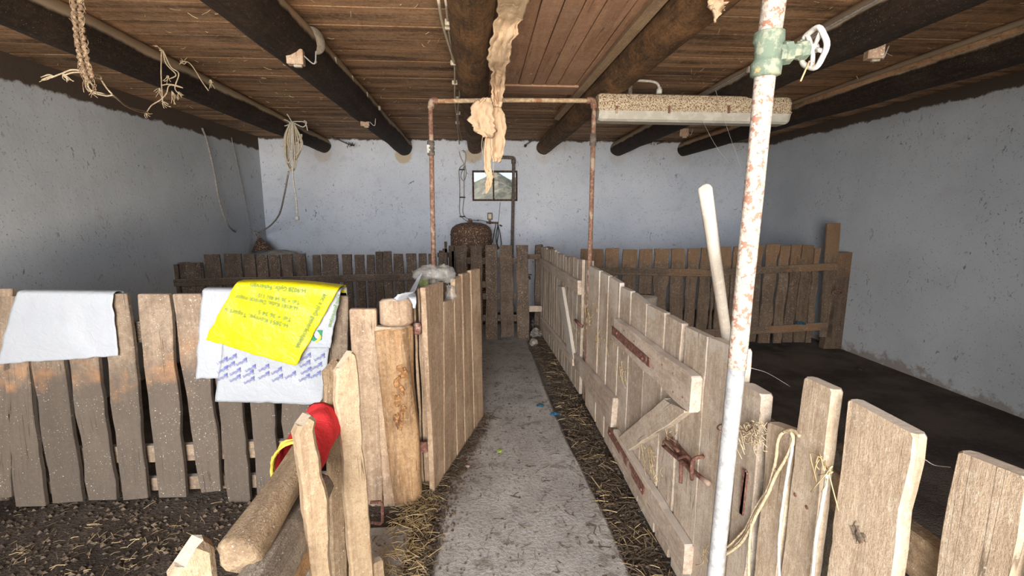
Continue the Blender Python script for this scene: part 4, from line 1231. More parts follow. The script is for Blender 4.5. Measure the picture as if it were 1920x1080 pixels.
# mid lower board, gate boards, brace
def gboard(parent, name, TL, TR, BL, BR, X, th, mat, **kw):
    """a board lying along the fence; grain lengthwise"""
    p = [atX(*q, X) for q in (TL, TR, BL, BR)]
    # length runs TL->TR, so feed corners rotated: 'top' = near end
    return plank4(parent, name, p[1], p[3], p[0], p[2], NX, th, mat, **kw)
gboard(fg, 'lower_board', (1075, 662), (1149, 747), (1077, 689), (1145, 802), .742, .033, W_GATE, seed=71)
UB = gboard(g1, 'upper_board', (1151, 597), (1297, 707), (1152, 644), (1292, 778), .735, .04, W_GATE, seed=72, rings=14, ch=.004)
gboard(g1, 'lower_board', (1150, 806), (1284, 1022), (1147, 846), (1280, 1078), .74, .035, W_GATE, seed=73, rings=14)
p = [atX(*q, .742) for q in ((1159, 820), (1178, 845), (1246, 745), (1284, 776))]
plank4(g1, 'brace', p[2], p[3], p[0], p[1], NX, .033, W_PALE, seed=74)
hs_ = gboard(g1, 'strap_hinge', (1147, 611), (1217, 673), (1147, 627), (1217, 690), .729, .006, M_RUSTD, jit=.001, ch=.001, topr=.002)
hs_['label'] = 'rusty strap hinge'
for q in ((1157, 625), (1205, 672)):
    lathe(hs_, 'bolt_head', [(.008, 0), (.008, .004), (.004, .007)], atX(*q, .729), (-1, 0, 0), M_RUSTD, sides=8)
hl_ = gboard(g1, 'strap_hinge', (1141, 800), (1207, 915), (1139, 812), (1205, 930), .733, .007, M_RUSTD, jit=.001, ch=.001, topr=.002)
for q in ((1144, 812), (1203, 918)):
    lathe(hl_, 'bolt_head', [(.008, 0), (.008, .004), (.004, .007)], atX(*q, .731), (-1, 0, 0), M_RUSTD, sides=8)
# nails in the upper board
for q in ((1189, 640), (1241, 684), (1262, 700), (1280, 745), (1170, 620), (1225, 690), (1262, 735)):
    lathe(UB, 'nail_head', [(.004, 0), (.004, .0015), (.002, .002)], atX(*q, .7345), (-1, 0, 0), M_RUSTD, sides=7)
# sliding bolt: plate, rod, handle, staples
gboard(g1, 'bolt_plate', (1254, 813), (1299, 866), (1246, 822), (1293, 888), .768, .006, M_RUSTD, jit=.0005, ch=.001, topr=.001)
tube(g1, 'bolt_rod', [atX(1244, 835, .752), atX(1286, 872, .752), atX(1329, 907, .752)], .0085, M_RUSTD, sides=10)
tube(g1, 'bolt_handle', [atX(1277, 864, .75), atX(1277, 878, .738), atX(1276, 905, .738)], .007, M_RUSTD, sides=8)
tube(g1, 'bolt_staple', [atX(1297, 898, .77), atX(1297, 884, .738), atX(1299, 864, .735), atX(1307, 858, .74), atX(1318, 856, .77)], .007, M_RUSTD, sides=8)
tube(g1, 'bolt_staple', [atX(1274, 862, .77), atX(1275, 858, .74), atX(1288, 856, .74), atX(1294, 864, .77)], .006, M_RUSTD, sides=8)
tube(g1, 'bolt_guide', [atX(1246, 838, .77), atX(1244, 830, .742), atX(1252, 828, .742), atX(1272, 846, .742)], .0065, M_RUSTD, sides=8)
gboard(fg, 'rust_strap', (1397, 880), (1399, 882), (1386, 962), (1392, 966), .768, .006, M_RUSTD)
bar(fg, 'rust_strap', atX(1395, 882, .768), atX(1388, 964, .768), .018, .005, NX, M_RUSTD, jit=.001, ch=.001, topr=.001)
sc_ = atX(1608, 1000, XG - .002)
blob_sheet(pk0, 'bark_scar', sc_ + V((.004, 0, 0)), (.006, .020, .016), M_ROT2, 5.0, amp=.9, nu=12, nv=8, smooth=False)
# G far part
Q0, Q1 = V((.69, 5.62, 0)), V((.772, 3.56, 0))
dG = (Q0 - Q1).normalized()
nG = V((-dG.y, dG.x, 0))
if nG.x > 0: nG = -nG
n_ = 15
x_ = 0
LG = (Q0 - Q1).length
rg = random.Random(5)
k = 0
while x_ < LG - .05:
    wd = rg.uniform(.10, .155)
    a_, b_ = Q1 + dG * (x_ + wd), Q1 + dG * x_
    zt = 1.12 - .03 * (x_ / LG) + rg.uniform(-.015, .012)
    TL, TR = V((a_.x, a_.y, zt)), V((b_.x, b_.y, zt + rg.uniform(-.008, .008)))
    plank4(g2, 'plank', TL, TR, (a_.x, a_.y, .03), (b_.x, b_.y, .03), nG, .026, W_GATE, seed=500 + k, rings=12, jit=.004)
    x_ += wd + rg.uniform(.003, .012)
    k += 1
def wG(q, off): return on_plane(*q, Q0 + nG * off, nG)
def g2board(name, q, off, th, mat):
    p = [wG(z, off) for z in q]
    return plank4(g2, name, p[1], p[3], p[0], p[2], nG, th, mat, rings=10)
g2board('upper_board', ((1011, 484), (1083, 527), (1011, 495), (1083, 553)), .035, .032, W_GATE)
g2board('lower_board', ((1013, 595), (1073, 669), (1013, 605), (1073, 687)), .035, .032, W_GATE)
p = [wG(z, .034) for z in ((1044, 537), (1053, 537), (1066, 673), (1075, 673))]
b_ = plank4(g2, 'brace', p[0], p[1], p[2], p[3], nG, .03, W_STICK)
b_['label'] = 'pale diagonal brace'
tube(g2, 'hinge_pin', [wG((1079, 600), .03), wG((1084, 606), .05), wG((1092, 612), .03)], .012, M_RUSTD)
fpst = thing('gate_post', 'dark square post with a round stump, far end of the right fence', 'post', (.72, 5.66, 0))
plank4(fpst, 'post', atY(1004, 460, 5.66), atY(1019, 459, 5.66), V((atY(1004, 460, 5.66).x, 5.66, 0)), V((atY(1019, 460, 5.66).x, 5.66, 0)), (0, -1, 0), .08, W_DARK)
log(fpst, 'stump', (atY(1030, 462, 5.8).x, 5.83, 0), (atY(1030, 462, 5.8).x, 5.83, atY(1030, 463, 5.8).z), .062, .06, W_DARKF, sides=14, n=10)

# leaning pale stick
Pa = atX(1361, 630, .825)
foot = atZ(1400, 905, 0.0)
d_ = (Pa - foot).normalized()
def pxy(P):
    return 540 - F * ((P - EYE).dot(UP)) / ((P - EYE).dot(FW))
tip = min((s_ * .01 for s_ in range(0, 200)), key=lambda t_: abs(pxy(Pa + d_ * t_) - 353))
stk = thing('pale_stick', 'smooth pale wooden stick leaning on the right fence in front of the far right fence', 'stick', foot)
log(stk, 'stick', foot, Pa + d_ * tip, .0185, .0165, W_STICK, sides=10, n=20, wob=.02, bend=.004, seed=2)

# twine hanging over the short plank
YTW = .745
def gx(q, off=.0): return atX(q[0], q[1], XG - .012 - off)
tw = thing('white_twine', 'loop of pale baler twine hung over a short plank in the right foreground', 'twine', gx((1484, 811)))
for pth, r_ in (([(1500, 818), (1484, 806), (1466, 812), (1458, 830), (1455, 860), (1446, 900), (1432, 935), (1410, 975), (1395, 1005), (1372, 1030), (1352, 1045)], .0045),
               ([(1470, 809), (1484, 812), (1486, 830), (1472, 862), (1455, 890), (1440, 925), (1418, 965), (1402, 1000), (1385, 1022), (1360, 1040)], .0048),
               ([(1484, 818), (1485, 840), (1478, 880), (1470, 930), (1463, 985), (1460, 1040), (1462, 1100)], .004),
               ([(1455, 880), (1440, 915), (1415, 955), (1398, 990), (1370, 1020), (1350, 1035)], .0035),
               ([(1410, 980), (1406, 1010), (1404, 1050), (1404, 1095)], .0045)):
    tube(tw, 'strand', [gx(z, .004) for z in pth], r_, M_TWINE if r_ != .004 else M_CABLEW, sides=6, n=6, wob=.3, seed=R.random() * 9)
tube(tw, 'strand', [gx((1553, 880), .0), gx((1549, 900), .0), gx((1541, 950), .0), gx((1530, 1010), .0), gx((1522, 1095), .0)], .0045, M_CABLEW, sides=6, wob=.3)
fz = thing('twine_fluff', 'frayed tan twine and straw caught on the planks behind the standpipe', 'twine', gx((1380, 800)))
fp = []
for k in range(60):
    a_ = gx((R.uniform(1372, 1440), R.uniform(790, 835)), .004)
    fp.append([a_, a_ + V((-.01, R.uniform(-.03, .03), R.uniform(-.02, .02))), a_ + V((-.004, R.uniform(-.05, .05), R.uniform(-.045, .02)))])
tubes(fz, 'fluff', fp, .0011, M_TWINE, sides=4, n=3)['kind'] = 'stuff'
fp = []
for (cx_, cy_) in ((1098, 570), (1100, 598), (1082, 605), (1153, 640), (1075, 640), (1060, 665), (1170, 690), (1256, 800), (1232, 880), (1215, 850), (1160, 840), (1030, 520), (1120, 630), (1335, 1040), (1545, 880)):
    for k in range(9):
        a_ = atX(cx_ + R.gauss(0, 7), cy_ + R.gauss(0, 9), XG - .012)
        fp.append([a_, a_ + V((-.008, R.uniform(-.03, .03), R.uniform(-.03, .03))), a_ + V((-.003, R.uniform(-.06, .06), R.uniform(-.08, .03)))])
o = tubes(None, 'caught_straw', fp, .0013, M_STRAW, sides=4, n=3)
tag(o, 'stray straws and twine threads caught on the right corridor fence', 'straw', kind='stuff')

# ------------------------------------------------------------------ H: foreground left fence
XH = -.45
PX = V((1, 0, 0))
fh = fence('foreground_fence', 'rough bright split-plank fence with log rails in the left foreground', (XH, 1.1, 0))
def hplank(TL, TR, BL, BR, X, mat, **kw):
    c = atX((TL[0] + TR[0]) / 2, (TL[1] + TR[1]) / 2, X)
    n = V((.62, -.78, 0))
    p = [on_plane(*q, c, n) for q in (TL, TR, BL, BR)]
    for a_, b_ in ((0, 2), (1, 3)):
        d = p[b_] - p[a_]
        p[b_] = p[a_] + d * ((p[a_].z - .02) / (-d.z))
    return plank4(fh, 'plank', p[0], p[1], p[2], p[3], n, kw.pop('th', .032), mat, **kw)
hplank((630, 693), (669, 660), (660, 1080), (702, 1080), XH, W_RAW, seed=61, rings=24, jit=.005, ch=.006, topr=.01, th=.035)
hplank((557, 806), (594, 778), (584, 1080), (627, 1080), XH, W_RAW, seed=62, rings=24, jit=.006, ch=.008, topr=.016, th=.045)
hplank((318, 1075), (398, 1016), (345, 1180), (425, 1180), XH, W_RAW, seed=63, rings=16, jit=.006, ch=.008, topr=.016, th=.04)
hplank((606, 692), (640, 674), (625, 1080), (655, 1080), XH - .06, W_LOG, seed=64, rings=16, jit=.006, ch=.008, topr=.012, th=.025)
hplank((698, 1058), (719, 1048), (700, 1100), (722, 1100), -.40, W_RAW, seed=65, th=.025)
hplank((700, 905), (712, 905), (704, 1000), (716, 1000), -.62, W_TAN, seed=66) if False else None
log(fh, 'log_rail', atX(446, 1050, -.58), atX(642, 735, -.53), .050, .040, W_LOG, sides=20, n=30, wob=.22, bend=.012, seed=6.1)
log(fh, 'log_rail', atX(440, 1190, -.54), atX(600, 905, -.52), .060, .045, W_GREY, sides=20, n=30, wob=.22, bend=.01, seed=12.7)
log(fh, 'log_rail', atX(520, 1130, -.505), atX(600, 960, -.50), .035, .025, W_POST, sides=12, n=16, wob=.35, seed=2.2)
log(fh, 'log_rail', (-.60, .9, .12), (-.56, 1.7, .15), .05, .05, W_LOG, sides=14, n=20, wob=.2, seed=9)
# red cloth wound round the rail
L0, L1 = atX(446, 1050, -.58), atX(642, 735, -.53)
dl = (L1 - L0).normalized()
rd = thing('red_cloth', 'red cloth with a mustard hem wound round the log rail of the foreground fence', 'cloth', L0 + dl * .3)
def wrap(name, t0, t1, r, mat, seed, thick=.004, nseg=26, flare=0):
    u = dl.orthogonal().normalized()
    w = dl.cross(u)
    vs, fs = [], []
    LL = (L1 - L0).length
    n = 16
    for i in range(n + 1):
        t = t0 + (t1 - t0) * i / n
        for j in range(nseg):
            an = 2 * math.pi * j / nseg
            rr_ = r * (1 + .10 * mnoise.noise(V((math.cos(an) * 1.8 + seed, math.sin(an) * 1.8, i * .22))) + .06 * mnoise.noise(V((math.cos(an) * 5, math.sin(an) * 5, i * .5 + seed))) + flare * (1 - i / n) ** 2)
            sl = .03 * math.cos(an + .8) 
            vs.append(L0 + dl * (t * LL + sl) + u * math.cos(an) * rr_ + w * math.sin(an) * rr_)
    for i in range(n):
        for j in range(nseg):
            k = (j + 1) % nseg
            fs.append((i * nseg + j, i * nseg + k, (i + 1) * nseg + k, (i + 1) * nseg + j))
    o = make(name, vs, fs, mat, rd, smooth=True)
    o.modifiers.new('t', 'SOLIDIFY').thickness = thick
    return o
def tpar(px, py):
    d = ray(px, py)
    # closest parameter along the log
    w0 = L0 - EYE
    a, b, c, dd, e = dl.dot(dl), dl.dot(d), d.dot(d), dl.dot(w0), d.dot(w0)
    return ((b * e - c * dd) / (a * c - b * b)) / (L1 - L0).length
ta, tb = tpar(537, 868), tpar(615, 800)
wrap('cloth', ta, tb, .066, M_RED, 3.3, flare=.08)
wrap('hem', ta - .012, ta + .012, .072, M_HEM, 3.3, thick=.006)

# ------------------------------------------------------------------ sacks on the left fence
def sack_sheet(name, label, cat, TL, TR, BL, BR, Yf, mat, amp=.012, seed=0, drop=.16, edge=.006, bulge=.0, topbow=0, nu=40, nv=44, group=None):
    q = [atY(*z, Yf) for z in (TL, TR, BL, BR)]
    zt = max(q[0].z, q[1].z)
    t = thing(name, label, cat, ((q[0] + q[1]) / 2).to_tuple(), group)
    def h(X, Z):
        return (mnoise.noise(V((X * 4 + seed, Z * 4, 0))) * amp + mnoise.noise(V((X * 11 + seed, Z * 9, 3))) * amp * .45)
    def P(u, v):
        top = q[0] * (1 - u) + q[1] * u
        bot = q[2] * (1 - u) + q[3] * u
        p = top * (1 - v) + bot * v
        return p
    def surf(X, Z, off=0.0):
        f = min(1.0, max(0, (zt - Z)) / .06)
        return V((X, Yf + .004 - (h(X, Z) + amp * .8) * f - off - bulge * f, Z))
    vs, fs = [], []
    nb = 10
    for i in range(nu + 1):
        u = i / nu
        top = q[0] * (1 - u) + q[1] * u
        tz = topbow * math.sin(u * math.pi)
        for j in range(-nb, nv + 1):
            if j < 0:
                k = -j / nb
                an = min(k * 3, 1) * math.pi
                y = Yf + .004 + (1 - math.cos(an)) * .5 * (YA + .05 - Yf)
                z = top.z + tz + math.sin(an) * .010 - max(0, k - .33) * drop
                vs.append((top.x, y, z))
            else:
                v = j / nv
                e = mnoise.noise(V((u * 9 + seed, 5, 0))) * edge
                p = P(u, v)
                ex = mnoise.noise(V((v * 7 + seed, u * 2, 8))) * edge * (1 if i in (0, nu) else .5)
                s_ = surf(p.x + ex, p.z + (e * v))
                s_.z += tz * (1 - v)
                vs.append(s_)
    m = nb + nv + 1
    for i in range(nu):
        for j in range(m - 1):
            fs.append((i * m + j, i * m + j + 1, (i + 1) * m + j + 1, (i + 1) * m + j))
    o = make('sheet', vs, fs, mat, t, smooth=True)
    o.modifiers.new('t', 'SOLIDIFY').thickness = .003
    return t, surf

def glyphs(text, bold=.012):
    cu = bpy.data.curves.new('txt', 'FONT')
    cu.body = text
    cu.size = 1
    cu.resolution_u = 2
    cu.offset = bold
    ob = bpy.data.objects.new('txt', cu)
    COL.objects.link(ob)
    dg = bpy.context.evaluated_depsgraph_get()
    me = bpy.data.meshes.new_from_object(ob.evaluated_get(dg))
    vs = [v.co.copy() for v in me.vertices]
    fs = [tuple(p.vertices) for p in me.polygons]
    bpy.data.objects.remove(ob)
    bpy.data.curves.remove(cu)
    bpy.data.meshes.remove(me)
    return vs, fs

def lettering(parent, surf, text, A, B, Yf, mat, h=None, off=.011, boldx=0):
    """text baseline from pixel A to pixel B; glyph tops to the left of the A->B direction (unmirrored)"""
    vs, fs = glyphs(text)
    w = max(v.x for v in vs)
    a, b = atY(*A, Yf), atY(*B, Yf)
    d = (b - a)
    s = d.length / w
    d = d.normalized()
    up = V((-d.z, 0, d.x))
    hs = s if h is None else h
    out = []
    for v in vs:
        p = a + d * (v.x * s) + up * (v.y * hs)
        out.append(surf(p.x, p.z, off))
    return make('lettering', out, fs, mat, parent)

sack_sheet('white_sack', 'plain white woven sack folded over the left end of the left pen fence', 'sack', (30, 549), (212, 551), (-3, 682), (222, 667), 2.285, M_SACKW, amp=.012, seed=2.2, group=None)
sack_sheet('white_sack', 'narrow white sack hanging behind the left edge of the printed sack', 'sack', (379, 545), (520, 546), (369, 710), (520, 704), 2.28, M_SACKW, amp=.012, seed=8.8)
s2, f2 = sack_sheet('printed_sack', 'white woven sack with small blue printed marks hanging below the yellow bag', 'sack', (432, 546), (628, 546), (404, 752), (606, 757), 2.262, M_SACKW2, amp=.012, seed=5.1)
s4, f4 = sack_sheet('logo_sack', 'white plastic sack with a green and yellow logo, right of and under the yellow bag', 'sack', (500, 546), (638, 546), (500, 652), (620, 652), 2.245, M_SACKW, amp=.008, seed=15)
s3, f3 = sack_sheet('yellow_bag', 'bright yellow plastic bag with upside-down green address print draped over the fence', 'bag', (440, 533), (634, 543), (386, 636), (556, 686), 2.225, M_YEL, amp=.013, seed=7.7, topbow=.012, nu=60, nv=56)
for (tx, A, B) in (('H-2851 Környe, Topart u.', (543, 606), (422, 576)), ('Tel: + 36 34 5', (549, 595), (487, 580)), ('H-4181 Kaba, Daróczi major', (561, 573), (442, 552)), ('Tel: + 36 54 461 110', (564, 563), (486, 549)), ('H-9028 Győr, Fehérvári', (575, 541), (470, 531))):
    lettering(s3, f3, tx, A, B, 2.225, M_INKG, h=.030)
lettering(s3, f3, 'ánc a jövő generációjának', (609, 549), (555, 650), 2.225, M_INKG, h=.030)
lettering(s4, f4, 'a jövő generációjának', (634, 552), (617, 612), 2.245, M_INKG, h=.026)
# logo: green square, yellow swirl
def flat_poly(parent, surf, pts, Yf, mat, name='logo', off=.007):
    P = [atY(*q, Yf) for q in pts]
    vs = [surf(p.x, p.z, off) for p in P]
    return make(name, vs, [tuple(range(len(vs)))], mat, parent)
flat_poly(s4, f4, [(585, 618), (592, 618), (591, 622), (589, 627), (592, 633), (596, 635), (590, 639), (585, 636)], 2.245, M_LGREEN)
flat_poly(s4, f4, [(596, 618), (606, 618), (604, 636), (600, 637), (602, 631), (601, 624)], 2.245, M_LGREEN)
flat_poly(s4, f4, [(600, 624), (604, 628), (604, 633), (600, 638), (595, 641), (591, 640), (596, 637), (600, 632), (601, 628)], 2.245, M_LYEL, off=.009)
# rows of small printed marks (word with a flag)
gv, gf = glyphs('Solart', 0.0)
gw = max(v.x for v in gv)
allv, allf, flv, flf = [], [], [], []
marks = [(505, 683), (528, 689), (554, 697), (580, 702), (581, 676), (582, 663), (583, 689), (608, 664), (603, 680), (601, 696), (505, 697), (530, 702), (463, 672), (444, 664), (441, 678), (427, 670), (428, 686), (428, 700), (452, 690), (476, 694), (452, 702), (478, 706), (480, 684)]
for (mx, my) in marks:
    a = atY(mx, my, 2.262); b = atY(mx - 19, my + 9, 2.262)
    d = b - a; s_ = d.length / gw; d = d.normalized(); up = V((-d.z, 0, d.x))
    k = len(allv)
    allv += [f2(*(lambda p: (p.x, p.z))(a + d * (v.x * s_) + up * (v.y * s_ * 1.0)), .009) for v in gv]
    allf += [tuple(i + k for i in f) for f in gf]
    k = len(flv)
    for q in ((mx + 1, my - 3), (mx - 6, my + 1), (mx + 1, my + 3)):
        p = atY(*q, 2.262)
        flv.append(f2(p.x, p.z, .008))
    flf.append((k, k + 1, k + 2))
make('lettering', allv, allf, M_INKB, s2)
make('printed_flags', flv, flf, M_INKB, s2)

# plastic bag and white rag on top of the tan gate
pb_ = thing('clear_plastic_bag', 'crumpled clear plastic bag caught on top of the tan gate and corner post', 'bag', atY(815, 520, 2.55))
blob_sheet(pb_, 'bag', atY(806, 514, 2.52), (.085, .07, .045), M_PLAS, 4.0, amp=.35)
blob_sheet(pb_, 'bag_lobe', atY(831, 513, 2.56), (.06, .05, .045), M_PLAS, 7.0, amp=.45)
blob_sheet(pb_, 'bag_lobe', atY(845, 552, 2.62), (.028, .03, .05), M_PLAS, 2.0, amp=.5)
gb = thing('green_ball', 'small dull green ball under the clear plastic bag', 'ball', atY(795, 529, 2.5))
blob_sheet(gb, 'ball', atY(795, 529, 2.5), (.03, .03, .03), M_BALL, 1.0, amp=.05)
for k in range(12):
    c = atY(750 + 7 * math.sin(k * 1.7), 690 + k * 9.5, 2.19)
    blob_sheet(fb, 'rotten_chunk', c, (R.uniform(.008, .018), .012, R.uniform(.014, .03)), M_ROT, k * 3.3, amp=.7, nu=8, nv=6, smooth=False)
rg_ = thing('white_rag', 'twisted white strip of plastic running from the bag down onto the sawn log cap', 'rag', atY(772, 550, 2.3))
def ribbon(parent, pts, wd, mat, seed=0, name='strip', side=V((1, 0, 0))):
    P = catmull(pts, 8)
    n = len(P); m = 6
    vs, fs = [], []
    for i, p in enumerate(P):
        t = i / (n - 1)
        w_ = wd(t)
        for j in range(m + 1):
            s_ = j / m * 2 - 1
            vs.append(p + side * (s_ * w_) + V((0, -1, .2)) * (.008 * mnoise.noise(V((s_ * 2.5 + seed, t * 6, 0)))))
    for i in range(n - 1):
        for j in range(m):
            q = i * (m + 1) + j
            fs.append((q, q + 1, q + m + 2, q + m + 1))
    o = make(name, vs, fs, mat, parent, smooth=True)
    o.modifiers.new('t', 'SOLIDIFY').thickness = .003
    return o
ribbon(rg_, [atY(789, 515, 2.42), atY(781, 530, 2.38), atY(774, 545, 2.30), atY(768, 556, 2.22), atY(752, 557, 2.17), atY(742, 556.5, 2.16)], lambda t: .014 + .022 * math.sin(t * 3.1) * (1 if t < .9 else .6), M_SACKW, side=V((.7, 0, .7)))
ribbon(rg_, [atY(768, 548, 2.26), atY(773, 557, 2.17), atY(776, 566, 2.15), atY(777, 578, 2.15)], lambda t: .022 * (1 - t) + .004, M_SACKW, seed=4)

# ------------------------------------------------------------------ small things on the floor
def lump(name, label, cat, c, s, mat, seed, amp=.35):
    t = thing(name, label, cat, c)
    blob_sheet(t, 'body', V(c) + V((0, 0, s[2] * .8)), s, mat, seed, amp=amp, nu=14, nv=9, smooth=False)
    return t
lump('blue_wrapper', 'crumpled dark blue scrap on the walkway, the farther of two', 'scrap', atZ(1013, 762, .03), (.028, .014, .008), M_BLUE, 2)
lump('blue_wrapper', 'crumpled bright blue scrap on the walkway, the nearer of two', 'scrap', atZ(1040, 778, .03), (.034, .017, .011), M_BLUE, 5)
lump('green_leaf', 'small yellow-green leaf lying on the walkway', 'leaf', atZ(937, 846, .03), (.016, .022, .005), M_GREEN, 5)
for (px, py, lb) in ((877, 875, 'brown dry leaf at the left edge of the walkway, lower of two'), (869, 862, 'brown dry leaf at the left edge of the walkway, upper of two')):
    lump('dry_leaf', lb, 'leaf', atZ(px, py, .03), (.016, .012, .005), M_RUSTD, 5)
lump('black_clod', 'small black clod on the dark floor of the right pen near the wall', 'clod', atZ(1612, 694, 0), (.045, .035, .015), M_DIRT, 3)
for i, (px, py, s_) in enumerate(((1008, 607, .09), (1005, 625, .07), (1001, 640, .05))):
    lump('rubble_stone', ['grey rubble stone in the gap right of the far gate, topmost', 'grey rubble stone in the gap right of the far gate, middle', 'small grey stone at the foot of the far gate'][i], 'stone', atZ(px, py + 8, 0), (s_, s_, s_ * .9), M_STONE, i + 3)

def straw_heap(name, label, n, fn, mat, rad=.0016, ln=(.03, .09), tilt=.25, cat='straw', seed=1, parent=None):
    rr = random.Random(seed)
    vs, fs = [], []
    for _ in range(n):
        r_ = fn(rr)
        if r_ is None: continue
        p, up = V(r_[0]), V(r_[1])
        a = up.orthogonal().normalized()
        b = up.cross(a)
        an = rr.uniform(0, 6.283)
        d = (a * math.cos(an) + b * math.sin(an) + up * rr.uniform(-tilt, tilt)).normalized()
        L = rr.uniform(*ln)
        e = d.orthogonal().normalized()
        f = d.cross(e)
        rad_ = rad * rr.uniform(.7, 1.4)
        mid = p + d * L * .5 + up * rr.uniform(0, .006) + e * rr.uniform(-.003, .003)
        k = len(vs)
        for q in (p, mid, p + d * L):
            for j in range(3):
                vs.append(q + e * (math.cos(j * 2.094) * rad_) + f * (math.sin(j * 2.094) * rad_))
        for s_ in (0, 3):
            for j in range(3):
                m_ = (j + 1) % 3
                fs.append((k + s_ + j, k + s_ + m_, k + s_ + 3 + m_, k + s_ + 3 + j))
    o = make(name, vs, fs, mat, parent)
    tag(o, label, cat, kind='stuff')
    return o
Z1 = V((0, 0, 1))
straw_heap('gutter_straw', 'old brown straw filling the gutter along the foot of the right fence', 2300, lambda r: ((r.uniform(.53 if 0 else .57, .76), 1.0 + 4.4 * r.random() ** 1.3, r.uniform(.004, .035)), Z1), M_STRAWD, seed=2)
straw_heap('gutter_straw', 'pale straw mixed in the gutter along the foot of the right fence', 200, lambda r: ((r.uniform(.57, .77), 1.0 + 3.4 * r.random() ** 1.6, r.uniform(.02, .045)), Z1), M_STRAW, seed=3, rad=.0014)
straw_heap('gutter_straw', 'pale straw heaped in the gutter left of the walkway in the foreground', 1300, lambda r: ((r.uniform(-.44, -.25), r.uniform(1.3, 2.45), r.uniform(.004, .04)), Z1), M_STRAW, seed=4, rad=.0013)
straw_heap('gutter_straw', 'brown straw under the open tan gate left of the walkway', 900, lambda r: (lambda t: ((-.30 + .27 * t + r.uniform(-.08, .1), 2.25 + .95 * t, r.uniform(.03, .04)), Z1))(r.random()), M_STRAWD, seed=5)
straw_heap('pen_straw', 'dark trampled straw on the floor of the left pen', 1100, lambda r: ((r.uniform(-3.0, -.45), 1.0 + 1.35 * r.random(), r.uniform(.002, .014)), Z1), M_STRAWD, seed=6, rad=.0010, ln=(.02, .06))
straw_heap('pen_straw', 'pale loose straw patch in front of the left fence', 160, lambda r: ((r.gauss(-1.6, .5), r.gauss(2.0, .12), r.uniform(.006, .02)), Z1), M_STRAW, seed=7, rad=.0009, ln=(.02, .06))
straw_heap('walkway_straw', 'loose straw bits scattered on the walkway', 420, lambda r: ((r.uniform(-.25, .6), 1.2 + 4 * r.random(), .033), Z1), M_STRAWD, seed=8, rad=.0012, ln=(.01, .06), tilt=.05)
straw_heap('ceiling_straw', 'bits of hay stuck to the ceiling boards and hanging down', 800, lambda r: ((r.uniform(-2.9, 3.8), 1.3 + 5.3 * r.random(), ZC - r.uniform(.004, .03)), (0, 0, -1)), M_STRAW, seed=9, rad=.0011, ln=(.01, .05), tilt=.7)
straw_heap('ceiling_hay_fringe', 'fringe of hay in a joint of the ceiling boards between the two left beams', 300, lambda r: ((r.uniform(-1.95, -1.2), 2.36 + r.gauss(0, .012), ZC - r.uniform(.0, .02)), (0, 0, -1)), M_STRAW, seed=10, rad=.0011, ln=(.015, .045), tilt=.8)

def clods(name, label, n, fn, mat, size, seed):
    rr = random.Random(seed)
    vs, fs = [], []
    for _ in range(n):
        p = V(fn(rr)); s_ = rr.uniform(*size)
        k = len(vs)
        for d in ((1, 0, 0), (-1, 0, 0), (0, 1, 0), (0, -1, 0), (0, 0, .8), (0, 0, -.5)):
            vs.append(p + V(d) * s_ * rr.uniform(.6, 1.2))
        for a, b, c in ((0, 2, 4), (2, 1, 4), (1, 3, 4), (3, 0, 4), (2, 0, 5), (1, 2, 5), (3, 1, 5), (0, 3, 5)):
            fs.append((k + a, k + b, k + c))
    o = make(name, vs, fs, mat)
    return tag(o, label, 'dung', kind='stuff')
M_DUNG = rusty('dung', (.06, .042, .03), (.16, .12, .085), s=25)
clods('dung_crumbs', 'crumbs of dung along the gutter by the right fence', 2600, lambda r: (r.uniform(.56, .77), 1.0 + 4.4 * r.random() ** 1.2, r.uniform(0, .025)), M_DUNG, (.004, .013), 21)
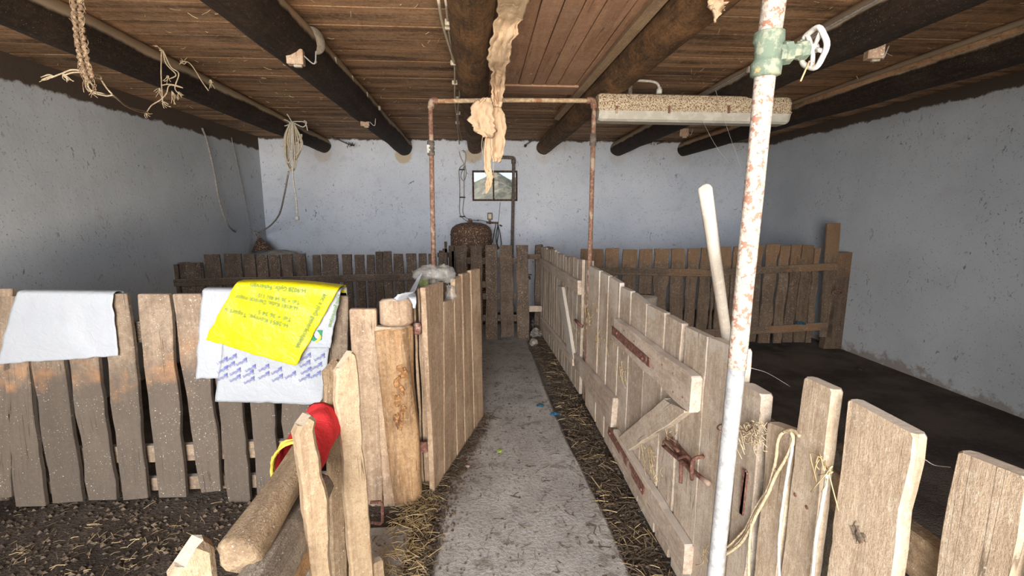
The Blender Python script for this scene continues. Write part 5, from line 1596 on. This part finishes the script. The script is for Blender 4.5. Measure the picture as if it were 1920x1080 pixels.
clods('dung_crumbs', 'crumbs of dung on the floor of the left pen', 2600, lambda r: (r.uniform(-3, -.5), r.uniform(1.0, 2.35), .003), M_DUNG, (.004, .016), 22)
clods('dung_crumbs', 'crumbs of dirt along the left edge of the walkway', 1500, lambda r: (lambda t: (-.34 + .30 * t + r.gauss(0, .05), 1.4 + 1.9 * t, .03))(r.random()), M_DUNG, (.003, .010), 23)
clods('dung_crumbs', 'fine crumbs scattered on the middle of the walkway', 500, lambda r: (r.uniform(-.2, .55), 1.3 + 3.6 * r.random(), .032), M_DUNG, (.002, .006), 24)
# cobweb threads
cw = [[atZ(1300, 190, 2.3), atY(1340, 270, 3.2), atY(1378, 318, 3.3)], [atY(1342, 170, 3.2), atY(1360, 230, 3.3), atY(1395, 330, 3.5)], [atX(1408, 690, .80), atX(1440, 700, .9), atX(1482, 725, 1.1)], [atX(1735, 862, .80), atX(1752, 872, .83), atX(1782, 876, .80)]]
o = tubes(None, 'cobweb_threads', cw, .0008, M_CABLEW, sides=4, n=5)
tag(o, 'thin white cobweb threads hanging on the right side', 'cobweb', kind='stuff')

# ------------------------------------------------------------------ outside
struct('ground', merge([slab('', (-30, -30, -.3), (30, YF - .3, -.02), None), slab('', (-30, YB + .3, -.3), (30, 40, -.02), None)]), yard_mat())
def hill():
    vs, fs = [], []
    nx, ny = 60, 14
    for i in range(nx + 1):
        for j in range(ny + 1):
            x = -6 + 12 * i / nx
            y = 10 + 4 * j / ny
            z = (1.0 + 1.35 * math.sin(min(j / ny * 1.2, 1) * 1.57)) * (1 + .16 * mnoise.noise(V((x * 1.3, y, 0))) + .07 * mnoise.noise(V((x * 5, y * 4, 0))))
            vs.append((x, y, z if j else -.02))
    for i in range(nx):
        for j in range(ny):
            q = i * (ny + 1) + j
            fs.append((q, q + ny + 1, q + ny + 2, q + 1))
    return vs, fs
hm = rusty('hedge_brown_green', (.045, .04, .02), (.13, .12, .06), (.2, .15, .1), s=3, s2=4)
o = make('hedge', *hill(), hm, smooth=False)
tag(o, 'dark overgrown bank seen through the small back window', 'bank')
